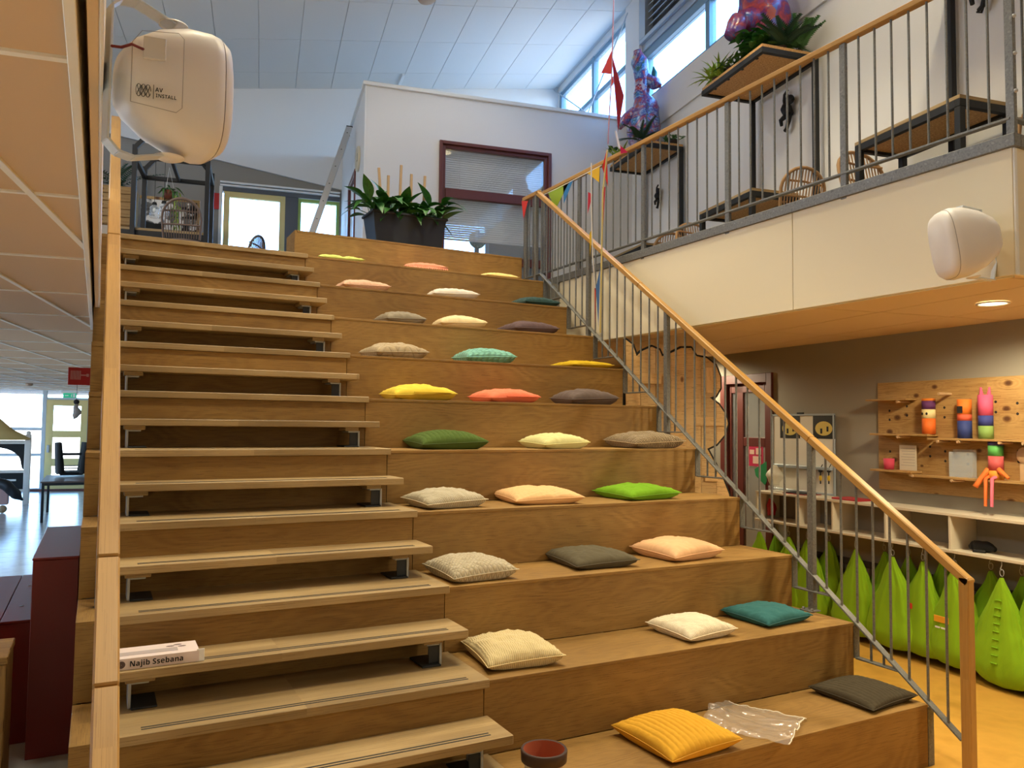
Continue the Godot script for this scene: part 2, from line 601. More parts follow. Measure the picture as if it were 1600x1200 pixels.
	M.pot_white = mat(c8(222, 214, 204), 0.7)
	M.jar = mat(Color(0.92, 0.97, 1.0, 0.18), 0.03, 0.0, 0.6)
	M.jar.transparency = BaseMaterial3D.TRANSPARENCY_ALPHA
	M.shelf_white = mat(c8(216, 204, 180), 0.5)
	M.lime = fabric(c8(136, 178, 34), "linen", 0.05, 0.0, 0.2)
	M.lime2 = fabric(c8(126, 170, 32), "linen", 0.05, 0.0, 0.2)
	M.plastic = mat(Color(0.95, 0.93, 0.9, 0.16), 0.12, 0.0, 0.6)
	M.plastic.transparency = BaseMaterial3D.TRANSPARENCY_ALPHA

# ---------------------------------------------------------------- the building
func one(called: String, label: String, part: String, a: Vector3, b: Vector3, m: Material, turn := 0.0, at := Vector3.ZERO) -> Node3D:
	var o := struct(called, label, at, turn)
	var s := nst()
	span(s, a, b)
	mk(part, s, m, o)
	return o
func hv(u: float, y: float, v: float) -> Vector3:   # a point in the frame of a node turned with the hall
	return Vector3(u, y, -v)
func block(o: Node3D, part: String, a: Vector3, b: Vector3, m: Material, bev := 0.0) -> MeshInstance3D:
	var s := nst()
	span(s, a, b, bev)
	return mk(part, s, m, o)
func field(o: Node3D, part: String, cut: PackedVector2Array, us: Array, vs: Array, gap: float, y0: float, y1: float, m: Material) -> void:
	# panels of a suspended ceiling, cut along the edge of the slab
	for i in us.size() - 1:
		for j in vs.size() - 1:
			var q := PackedVector2Array()
			for c in [[us[i] + gap, vs[j] + gap], [us[i + 1] - gap, vs[j] + gap], [us[i + 1] - gap, vs[j + 1] - gap], [us[i] + gap, vs[j + 1] - gap]]:
				var p := H(c[0], 0, c[1])
				q.append(Vector2(p.x, p.z))
			for r in Geometry2D.intersect_polygons(q, cut):
				var s := nst()
				prism(s, r, -y0, -y1, Transform3D(Basis(Vector3.RIGHT, PI / 2), Vector3.ZERO))
				mk(part, s, m, o)
func strip(o: Node3D, part: String, cut: PackedVector2Array, a: Vector2, b: Vector2, w: float, y0: float, y1: float, m: Material) -> void:
	var n := (b - a).orthogonal().normalized() * w * 0.5
	var q := PackedVector2Array()
	for c in [a + n, b + n, b - n, a - n]:
		var p := H(c.x, 0, c.y)
		q.append(Vector2(p.x, p.z))
	for r in Geometry2D.intersect_polygons(q, cut):
		var s := nst()
		prism(s, r, -y0, -y1, Transform3D(Basis(Vector3.RIGHT, PI / 2), Vector3.ZERO))
		mk(part, s, m, o)

func structure() -> void:
	# floors
	one("floor", "orange mottled vinyl floor beside the seating stair", "vinyl", Vector3(-1.7, -0.2, -14), Vector3(8.5, 0, 6), M.orange_floor)
	one("floor_hall", "glossy pale grey linoleum floor of the low hall", "linoleum", Vector3(-12, -0.2, -27), Vector3(-1.7, 0, 6), M.lino)
	var fl := struct("floor_landing", "upper floor slab of the landing and the gallery")
	block(fl, "landing_slab", Vector3(-12, 3.05, -14), Vector3(8.5, 3.396, -4.83), M.carpet)
	block(fl, "gallery_slab", Vector3(2.74, 2.76, -4.83), Vector3(8.5, 3.396, -0.10), M.carpet)
	block(fl, "side_slab", Vector3(4.05, 2.76, -0.10), Vector3(8.5, 3.396, 6), M.carpet)
	block(fl, "hall_slab", Vector3(-12, 2.76, -4.83), Vector3(-1.733, 3.396, 6), M.carpet)
	block(fl, "hall_slab", Vector3(-1.733, 2.925, -4.83), Vector3(-1.691, 3.396, 6), M.carpet)
	# white fascia of the gallery in three panels, grey steel kerb above
	var fa := struct("trim_1", "white panelled gallery fascia with a grey steel kerb on top")
	for z in [[-4.83, -4.36], [-4.355, -1.62], [-1.615, -0.085]]:
		block(fa, "fascia_panel", Vector3(2.716, 2.71, z[0]), Vector3(2.74, 3.412, z[1]), M.fascia, 0.002)
	block(fa, "fascia_panel", Vector3(2.745, 2.71, -0.10), Vector3(4.6, 3.412, -0.078), M.fascia, 0.002)
	block(fa, "corner_bead", Vector3(2.722, 2.71, -0.090), Vector3(2.748, 3.412, -0.074), M.white_gloss, 0.004)
	block(fa, "kerb", Vector3(2.700, 3.412, -5.30), Vector3(2.760, 3.486, -0.060), M.steel, 0.004)
	block(fa, "kerb", Vector3(2.760, 3.412, -0.115), Vector3(4.6, 3.486, -0.060), M.steel, 0.004)
	# soffit under the gallery
	var so := struct("ceiling_soffit", "cream panel soffit under the gallery with thin dark joints")
	var cut := PackedVector2Array([Vector2(2.742, -0.10), Vector2(2.742, -12.0), Vector2(8, -12), Vector2(8, 5.5), Vector2(4.05, 5.5), Vector2(4.05, -0.10)])
	field(so, "ceiling_panel", cut, [1.09, 1.74, 2.39, 3.04, 3.69, 4.34, 4.99, 5.6], [-6.0, -3.3, -2.0, -0.7, 0.64, 1.94, 3.24, 4.54, 5.84, 7.2, 8.6], 0.006, 2.712, 2.73, M.soffit_tile)
	block(so, "backing", Vector3(2.75, 2.732, -12), Vector3(8, 2.758, -0.11), M.soffit_back)
	block(so, "edge_angle", Vector3(2.742, 2.704, -12.0), Vector3(2.760, 2.712, -0.11), M.fascia)
	# low ceiling of the hall on the left
	var lo := struct("ceiling_low", "low ceiling of tan panels in a white metal grid")
	cut = PackedVector2Array([Vector2(-1.732, 6.0), Vector2(-1.732, -5.36), Vector2(-1.705, -5.40), Vector2(-1.705, -26.0), Vector2(-11, -26), Vector2(-11, 6)])
	var us := []
	var vs := []
	for i in range(-1, 12):
		us.append(-2.0025 - 0.5985 * i)
	us.reverse()
	for i in range(-2, 18):
		vs.append(0.512 + 1.2 * i)
	field(lo, "ceiling_panel", cut, us, vs, 0.010, 2.674, 2.69, M.tan_tile)
	for u in us:
		strip(lo, "grid_bar", cut, Vector2(u, -2.4), Vector2(u, 21.0), 0.026, 2.665, 2.676, M.tbar)
	for v in vs:
		strip(lo, "grid_bar", cut, Vector2(-9.2, v), Vector2(-1.2, v), 0.022, 2.666, 2.676, M.tbar)
	block(lo, "backing", Vector3(-11.5, 2.70, -27), Vector3(-1.733, 2.76, 6), M.carpet)
	block(lo, "roof_slab", Vector3(-12, 2.76, -27), Vector3(-1.7, 3.05, -14), M.carpet)
	var ed := struct("trim_2", "edge of the low ceiling: white trim, narrow deep slot, plaster nosing, metal bead")
	block(ed, "edge_trim", Vector3(-1.732, 2.660, -5.36), Vector3(-1.709, 2.92, 6), M.tbar, 0.002)
	block(ed, "recess_back", Vector3(-1.709, 2.90, -5.40), Vector3(-1.691, 2.92, 6), M.soffit_tile)
	block(ed, "nosing", Vector3(-1.691, 2.664, -5.05), Vector3(-1.671, 3.40, 6), M.soffit_tile)
	block(ed, "metal_bead", Vector3(-1.671, 2.664, -5.05), Vector3(-1.661, 2.74, 6), M.white_gloss, 0.003)
	# high sloping ceiling with its tiles
	var hc := struct("ceiling", "high sloping ceiling of large white square-edged tiles", Vector3.ZERO, -TH)
	var tilt := Basis(Vector3.BACK, atan(0.143))
	var s := nst()
	bx(s, Vector3(-3.9, ceil_y(-3.9) + 0.12, -1.8), Vector3(16.6, 0.2, 18.4), 0.0, tilt)
	mk("ceiling_slab", s, M.ceiling_bar, hc)
	var tm := nst()
	bx(tm, Vector3.ZERO, Vector3(0.575 * sqrt(1.0 + 0.143 * 0.143) - 0.006, 0.014, 1.117 - 0.006), 0.003)
	var tmesh := meshof(tm)
	for i in range(-7, 9):
		for j in range(-4, 3):
			var u := -0.797 + 0.575 * (i + 0.5)
			if u > 3.7:
				continue
			inst("ceiling_tile", tmesh, M.ceiling, hc, Transform3D(tilt, hv(u, ceil_y(u) + 0.007, 7.77 + 1.117 * (j + 0.5))))
	s = nst()
	bx(s, hv(0.90, ceil_y(0.90) - 0.016, 10.24), Vector3(0.05, 0.03, 0.45), 0.004, tilt)
	tagm(mk_top("ceiling_bracket", s, M.white_gloss, -TH), "short white rail under the high ceiling above the office box", "rail")
	s = nst()
	lathe(s, [[0.13, 0.02], [0.13, 0.0], [0.11, -0.03], [0.001, -0.035]], 24, Transform3D(tilt, hv(0.80, ceil_y(0.80) - 0.01, 7.60)))
	tagm(mk_top("smoke_detector", s, mat(c8(190, 160, 130), 0.6), -TH), "round beige detector under the high white ceiling", "detector")
	walls()

func mk_top(called: String, s: SurfaceTool, m: Material, turn := 0.0) -> MeshInstance3D:
	var mi := mk(numbered(called), s, m, self)
	mi.rotation.y = turn
	return mi
func tagm(o: Node3D, label: String, category: String, group := "") -> Node3D:
	o.set_meta("label", label)
	o.set_meta("category", category)
	if group:
		o.set_meta("group", group)
	return o
func pane(o: Node3D, a: Vector3, b: Vector3) -> void:
	block(o, "pane", a, b, M.glass)
func frame_uv(o: Node3D, u0: float, u1: float, y0: float, y1: float, v: float, w: float, dpt: float, m: Material, part := "frame") -> void:
	# rectangular frame in a plane of constant v
	block(o, part, hv(u0, y0, v), hv(u0 + w, y1, v + dpt), m, 0.004)
	block(o, part, hv(u1 - w, y0, v), hv(u1, y1, v + dpt), m, 0.004)
	block(o, part, hv(u0 + w, y1 - w, v), hv(u1 - w, y1, v + dpt), m, 0.004)
	block(o, part, hv(u0 + w, y0, v), hv(u1 - w, y0 + w, v + dpt), m, 0.004)

func walls() -> void:
	# upper wall along the gallery with the clerestory above it
	var wr := struct("wall_right", "white upper wall behind the gallery, clerestory windows above", Vector3.ZERO, -TH)
	block(wr, "wall_face", hv(3.874, 2.76, -7), hv(4.05, 6.45, 10.9), M.white)
	block(wr, "upper_band", hv(3.846, 5.97, -7), hv(3.874, 6.45, 10.7), M.white, 0.003)
	block(wr, "header", hv(3.874, 7.98, -7), hv(4.05, 8.4, 10.9), M.white)
	block(wr, "column", hv(3.80, 6.45, 7.24), hv(4.05, 8.1, 7.68), M.white, 0.004)
	block(wr, "wall_face", hv(3.874, 6.45, -7), hv(4.05, 8.0, -1.2), M.white)
	var w1 := struct("window_1", "clerestory window with one transom and one mullion, left of the column", Vector3.ZERO, -TH)
	for y in [[6.45, 6.53], [7.25, 7.33], [7.90, 7.98]]:
		block(w1, "frame", hv(3.90, y[0], 7.68), hv(3.97, y[1], 10.60), M.window_frame, 0.004)
	for v in [7.68, 9.04, 10.50]:
		block(w1, "mullion", hv(3.89, 6.45, v), hv(3.98, 7.98, v + 0.09), M.window_frame, 0.004)
	block(w1, "frame", hv(3.874, 6.45, 10.59), hv(4.05, 7.98, 10.9), M.white)
	for y in [[6.53, 7.25], [7.33, 7.90]]:
		pane(w1, hv(3.93, y[0], 7.77), hv(3.938, y[1], 9.04))
		pane(w1, hv(3.93, y[0], 9.13), hv(3.938, y[1], 10.50))
	for r in [[pu(862, 138, 3.80), pu(918, 178, 3.80)], [pu(981, 20, 3.80), pu(918, 178, 3.80)]]:
		var s0 := nst()
		tube(s0, [hv(3.80, r[0].y, r[0].z), hv(3.80, r[1].y, r[1].z)], 0.011, 6)
		mk("opener_rod", s0, M.alu, w1)
	var w2 := struct("window_2", "long clerestory window with grey louvres above, right of the column", Vector3.ZERO, -TH)
	block(w2, "frame", hv(3.89, 6.45, -1.2), hv(3.97, 6.51, 7.24), M.window_frame, 0.004)
	block(w2, "frame", hv(3.87, 7.08, -1.2), hv(3.98, 7.20, 7.24), M.window_frame, 0.004)
	block(w2, "frame", hv(3.85, 7.20, -1.2), hv(3.98, 7.30, 7.24), M.alu, 0.004)
	block(w2, "frame", hv(3.80, 7.30, -1.2), hv(3.98, 7.36, 7.24), M.alu, 0.004)
	block(w2, "louvre_back", hv(3.93, 7.36, -1.2), hv(3.98, 7.98, 7.24), M.dark_grey)
	block(w2, "frame", hv(3.80, 7.36, 7.06), hv(3.93, 7.98, 7.24), M.alu, 0.004)
	for i in 6:
		var s1 := nst()
		bx(s1, hv(3.88, 7.42 + 0.10 * i, 2.92), Vector3(0.075, 0.012, 8.24), 0.0, Basis(Vector3.BACK, 0.6))
		mk("louvre", s1, M.alu, w2)
	var v := 7.15
	while v > -1.3:
		block(w2, "mullion", hv(3.88, 6.45, v), hv(3.98, 7.1, v + 0.09), M.window_frame, 0.004)
		pane(w2, hv(3.93, 6.51, v - 1.53), hv(3.938, 7.08, v))
		v -= 1.62
	# back wall with the doors to the outside
	var wb := struct("wall_back", "back wall of the landing, white above and grey around the doors", Vector3.ZERO, -TH)
	for q in [[-11.0, -1.90, 3.05, 8.4], [-1.90, -0.03, 5.62, 8.4], [-0.905, -0.70, 3.05, 5.62], [-0.03, 1.25, 3.05, 8.4], [1.25, 2.6, 5.5, 8.4], [1.25, 2.6, 3.05, 4.0], [2.6, 4.1, 3.05, 8.4]]:
		block(wb, "wall_face", hv(q[0], q[2], 10.7), hv(q[1], q[3], 10.9), M.dark_grey if q[0] == -0.905 else M.grey_wall)
	block(wb, "dark_surround", hv(-1.90, 5.60, 10.68), hv(-0.03, 5.67, 10.70), M.dark_grey)
	block(wb, "moulding", hv(-1.92, 5.67, 10.64), hv(-0.03, 5.70, 10.70), M.white_gloss, 0.004)
	block(wb, "moulding", hv(-1.92, 5.715, 10.62), hv(-0.03, 5.745, 10.70), M.white_gloss, 0.004)
	block(wb, "moulding", hv(-1.93, 3.4, 10.66), hv(-1.88, 5.67, 10.70), M.white_gloss, 0.004)
	var s := nst()
	prism(s, PackedVector2Array([Vector2(-8.0, 6.98), Vector2(-2.02, 6.09), Vector2(0.0, 5.79), Vector2(0.0, 6.2), Vector2(4.0, 6.2), Vector2(4.0, 8.2), Vector2(-8, 8.2)]), -10.69, -10.64)
	mk("white_bulkhead", s, M.white, wb)
	var d1 := struct("door_1", "pale yellow glazed outside door on the landing", Vector3.ZERO, -TH)
	frame_uv(d1, -1.86, -0.905, 3.40, 5.60, 10.69, 0.09, 0.08, M.yellow_frame)
	block(d1, "rail", hv(-1.77, 4.58, 10.70), hv(-0.99, 4.70, 10.76), M.yellow_frame, 0.004)
	block(d1, "rail", hv(-1.77, 3.49, 10.70), hv(-0.99, 3.80, 10.76), M.yellow_frame, 0.004)
	block(d1, "pane", hv(-1.77, 4.70, 10.72), hv(-0.99, 5.51, 10.728), M.glass)
	block(d1, "pane", hv(-1.77, 3.80, 10.72), hv(-0.99, 4.58, 10.728), M.glass)
	var d2 := struct("window_3", "green framed glazed panel beside the yellow landing door", Vector3.ZERO, -TH)
	frame_uv(d2, -0.70, -0.03, 3.40, 5.59, 10.69, 0.05, 0.08, M.green_frame)
	block(d2, "pane", hv(-0.65, 3.45, 10.72), hv(-0.08, 5.54, 10.728), M.glass)
	var d4 := struct("window_4", "outside window at the back of the office box", Vector3.ZERO, -TH)
	frame_uv(d4, 1.25, 2.6, 4.0, 5.5, 10.69, 0.07, 0.08, M.alu)
	block(d4, "pane", hv(1.32, 4.07, 10.72), hv(2.53, 5.43, 10.728), M.glass)
	# white office box on the landing
	var of := struct("wall_office_front", "white front wall of the office box with a pale top trim", Vector3.ZERO, -TH)
	for q in [[0.0, 1.0, 3.396, 6.33], [1.0, 2.607, 5.70, 6.33], [1.0, 2.607, 3.396, 3.50], [2.607, 3.874, 3.396, 6.33]]:
		block(of, "wall_face", hv(q[0], q[2], 7.593), hv(q[1], q[3], 7.70), M.white)
	block(of, "top_trim", hv(-0.035, 6.315, 7.555), hv(3.86, 6.365, 7.70), M.white_gloss, 0.004)
	block(of, "corner_bead", hv(-0.006, 3.396, 7.588), hv(0.012, 6.32, 7.60), M.white_gloss, 0.003)
	var os := struct("wall_office_side", "cream side wall of the office box behind the ladder", Vector3.ZERO, -TH)
	block(os, "wall_face", hv(0.0, 3.396, 7.70), hv(0.1, 6.33, 8.55), M.white)
	block(os, "wall_face", hv(0.0, 5.50, 8.55), hv(0.1, 6.33, 9.45), M.white)
	block(os, "wall_face", hv(0.0, 3.396, 9.45), hv(0.1, 6.33, 10.69), M.white)
	block(os, "top_trim", hv(-0.035, 6.315, 7.70), hv(0.12, 6.365, 10.66), M.white_gloss, 0.004)
	var oc := struct("ceiling_office", "flat roof of the office box", Vector3.ZERO, -TH)
	block(oc, "roof_slab", hv(0.1, 6.20, 7.70), hv(3.874, 6.31, 10.69), M.white)
	var d3 := struct("door_2", "maroon framed door in the side of the office box", Vector3.ZERO, -TH)
	for q in [[8.55, 8.63], [9.37, 9.45]]:
		block(d3, "frame", hv(-0.02, 3.40, q[0]), hv(0.1, 5.50, q[1]), M.maroon, 0.004)
	block(d3, "frame", hv(-0.02, 5.42, 8.63), hv(0.1, 5.50, 9.37), M.maroon, 0.004)
	block(d3, "leaf", hv(0.02, 3.40, 8.63), hv(0.06, 5.42, 9.37), M.paper, 0.004)
	var w5 := struct("window_5", "maroon framed inner window of the office box with a blind behind", Vector3.ZERO, -TH)
	frame_uv(w5, 1.0, 2.607, 3.50, 5.70, 7.56, 0.045, 0.14, M.maroon, "outer_frame")
	frame_uv(w5, 1.045, 2.562, 3.545, 5.655, 7.60, 0.045, 0.08, M.maroon, "inner_frame")
	block(w5, "transom", hv(1.09, 4.93, 7.585), hv(2.517, 5.06, 7.66), M.maroon, 0.006)
	block(w5, "sill_rail", hv(1.09, 4.06, 7.585), hv(2.517, 4.17, 7.66), M.maroon, 0.006)
	pane(w5, hv(1.09, 5.06, 7.625), hv(2.517, 5.61, 7.631))
	pane(w5, hv(1.09, 4.17, 7.625), hv(2.517, 4.93, 7.631))
	pane(w5, hv(1.09, 3.59, 7.625), hv(2.517, 4.06, 7.631))
	var bl := thing("window_blind", "off-white slatted blind half lowered behind the maroon office window", "blind", Vector3.ZERO, -TH)
	var sm := nst()
	bx(sm, Vector3.ZERO, Vector3(1.44, 0.003, 0.036), 0.0, Basis(Vector3.RIGHT, 1.05))
	var slat := meshof(sm)
	var y := 5.63
	while y > 4.42:
		inst("slat", slat, M.blind, bl, Transform3D(Basis.IDENTITY, hv(1.80, y, 7.73)))
		y -= 0.030
	block(bl, "head_rail", hv(1.08, 5.63, 7.70), hv(2.52, 5.68, 7.76), M.blind, 0.004)
	block(bl, "bottom_rail", hv(1.08, 4.385, 7.715), hv(2.52, 4.41, 7.745), M.blind, 0.004)
	for u in [1.32, 2.28]:
		s = nst()
		tube(s, [hv(u, 5.65, 7.706), hv(u, 4.40, 7.706)], 0.004, 5)
		mk("cord", s, M.paper, bl)
	# lower walls
	var wl := struct("wall_right_lower", "taupe lower wall behind the green bags", Vector3(4.508, 0, -1.035), 1.49561)
	for q in [[-7.0, 2.69, 0.0, 2.76], [2.69, 3.54, 2.46, 2.76], [3.54, 9.0, 0.0, 2.76]]:
		block(wl, "wall_face", Vector3(q[0], q[2], 0.0), Vector3(q[1], q[3], 0.15), M.taupe)
	var ws := struct("wall_side_room", "pale wall of the room behind the maroon lower door", Vector3(4.508, 0, -1.035), 1.49561)
	block(ws, "wall_face", Vector3(1.0, 0, 1.9), Vector3(6.0, 2.76, 2.05), M.white)
	block(ws, "wall_face", Vector3(0.9, 0, 0.15), Vector3(1.0, 2.76, 2.05), M.white)
	block(ws, "wall_face", Vector3(6.0, 0, 0.15), Vector3(6.1, 2.76, 2.05), M.white)
	downlight(WP(3.6, 2.705, -1.0), 0.10, 1.6, "round lamp in the room behind the maroon lower door", "lamps in the side room")
	one("wall_under_landing", "plain wall under the landing behind the seating stair", "wall_face", Vector3(-1.69, 0, -12.2), Vector3(8.5, 3.05, -12.0), M.taupe)
	one("wall_stair_side", "plain wall closing the space under the landing", "wall_face", Vector3(-1.69, 0, -25.0), Vector3(-1.60, 3.05, -5.45), M.taupe)
	var wf := struct("wall_left", "plain wall far to the left of the stair with a long window opening")
	block(wf, "wall_face", Vector3(-12.2, 2.76, -27), Vector3(-12, 8.4, 6.2), M.white)
	block(wf, "wall_face", Vector3(-7.2, 0, -27), Vector3(-7.0, 0.5, 6.0), M.white)
	block(wf, "wall_face", Vector3(-7.2, 0.5, -4.0), Vector3(-7.0, 2.76, 6.0), M.white)
	var w7 := struct("window_7", "long window along the left side of the low hall")
	for z in [-24.0, -22.0, -20.0, -18.0, -16.0, -14.0, -12.0, -10.0, -8.0, -6.0, -4.05]:
		block(w7, "mullion", Vector3(-7.14, 0.5, z - 0.04), Vector3(-7.06, 2.70, z + 0.04), M.alu, 0.004)
	block(w7, "pane", Vector3(-7.104, 0.5, -24.0), Vector3(-7.098, 2.70, -4.0), M.glass)
	one("wall_front", "plain wall behind the photographer", "wall_face", Vector3(-12.2, 0, 6.0), Vector3(8.5, 9.0, 6.2), M.taupe)
	one("wall_end", "plain wall at the end of the lower room", "wall_face", Vector3(8.5, 0, -14), Vector3(8.7, 3.4, 6.2), M.taupe)

func WP(s: float, y: float, off: float) -> Vector3:   # on the lower right wall: s along it, off into the room
	return Vector3(4.508, y, -1.035) + Vector3(0.07512, 0, -0.99717) * s + Vector3(-0.99717, 0, -0.07512) * off

# ---------------------------------------------------------------- seating tiers and steps
func tribune() -> void:
	var t := thing("seating_tribune", "wide plywood seating stair of eleven bench tiers", "tribune")
	var left := thing("staircase", "broad wooden steps with dark anti-slip strips beside the bench tiers", "stairs")
	for k in range(1, 12):
		var y := k * HH
		var z := -k * DD
		var x0 := 0.0
		# bench seat and riser
		var s := nst()
		span(s, Vector3(0.004, y - 0.018, z), Vector3(WW, y, z - DD + (0.002 if k < 11 else 0.10)), 0.0015, Vector2(1.27, 0.21 * k))
		mk("seat_panel", s, M["ply%d" % (k % 5)], t)
		s = nst()
		span(s, Vector3(-0.018, y - HH + 0.001, z - 0.003), Vector3(WW - 0.002, y - 0.0178, z - 0.021), 0.001, Vector2(1.27, 0.33 * k))
		mk("riser_panel", s, M["ply%d" % ((k + 2) % 5)], t)
		if k == 11:
			s = nst()
			span(s, Vector3(-0.018, y - HH + 0.001, z - 0.003), Vector3(0.0, y, z - 0.38), 0.001)
			mk("end_panel", s, M.ply1, t)
			continue
		# plywood behind the steps and the narrow strip left of them
		s = nst()
		span(s, Vector3(-1.70, y - HH + 0.001, z - 0.003), Vector3(-0.022, y - 0.030, z - 0.021), 0.001, Vector2(0.86 + 0.08 * k, 0.57 * k))
		mk("riser_panel", s, M["ply%d" % ((k + 1) % 5)], t)
		s = nst()
		span(s, Vector3(-1.70, y - 0.030, z), Vector3(-1.572, y - 0.002, z - DD + 0.002), 0.001)
		mk("seat_strip", s, M.ply2, t)
		s = nst()
		span(s, Vector3(-1.70, 0.0, z - 0.022), Vector3(-1.685, y - 0.031, z - DD - 0.002), 0.0)
		mk("side_panel", s, M.ply3, t)
		s = nst()
		span(s, Vector3(WW - 0.018, 0.0, z - 0.022), Vector3(WW, y - 0.019, z - DD - 0.002), 0.0)
		mk("side_panel", s, M.ply4, t)
		# step on the tier
		tread(left, y + 0.012, z + 0.017, z - DD + 0.004, k)
	for k in range(1, 10):
		var y := (k + 0.5) * HH
		var z := -(k + 0.5) * DD
		tread(left, y + 0.012, z + 0.017, -(k + 1) * DD - 0.003, k + 2)
		for q in [[-1.50, 1.0], [-0.115, -1.0]]:
			var b := Node3D.new()
			b.name = "bracket"
			left.add_child(b, true)
			var s := nst()
			span(s, Vector3(q[0] - 0.012, y - 0.052, z - 0.03), Vector3(q[0] + q[1] * 0.10, y - 0.0282, z - 0.20), 0.002)
			mk("packer", s, M.oak2, b)
			var yb := k * HH + 0.0125
			s = nst()
			span(s, Vector3(q[0], y - 0.0522, z - 0.045), Vector3(q[0] + q[1] * 0.012, yb, z - 0.20), 0.002)
			mk("web", s, M.bracket, b)
			s = nst()
			span(s, Vector3(q[0] + q[1] * 0.012, y - 0.0522, z - 0.045), Vector3(q[0] + q[1] * 0.078, y - 0.0622, z - 0.20), 0.002)
			mk("top_flange", s, M.bracket, b)
			if q[1] < 0.0:
				s = nst()
				span(s, Vector3(q[0] + q[1] * 0.012, y - 0.0624, z - 0.052), Vector3(q[0] + q[1] * 0.066, yb + 0.010, z - 0.058), 0.001)
				mk("stiffener", s, M.dark_steel, b)
			s = nst()
			span(s, Vector3(q[0] + q[1] * 0.012, yb, z - 0.02), Vector3(q[0] + q[1] * 0.11, yb + 0.009, z - 0.20), 0.002)
			mk("foot_plate", s, M.dark_steel, b)
	# lowest step on the floor side
	tread(left, 0.5 * HH + 0.012, -0.5 * DD + 0.017, -DD - 0.003, 1)

func tread(parent: Node3D, y: float, z0: float, z1: float, k: int) -> void:
	var s := nst()
	span(s, Vector3(-1.57, y - 0.040, z1), Vector3(0.0, y, z0), 0.003, Vector2(0.37 * k, 0.19 * k))
	var tr := mk("tread", s, M["oak%d" % (k % 5)], parent)
	for o in [0.040, 0.062]:
		s = nst()
		span(s, Vector3(-1.46, y - 0.003, z0 - o - 0.009), Vector3(-0.09, y + 0.0012, z0 - o))
		mk("anti_slip_strip", s, M.strip, tr)

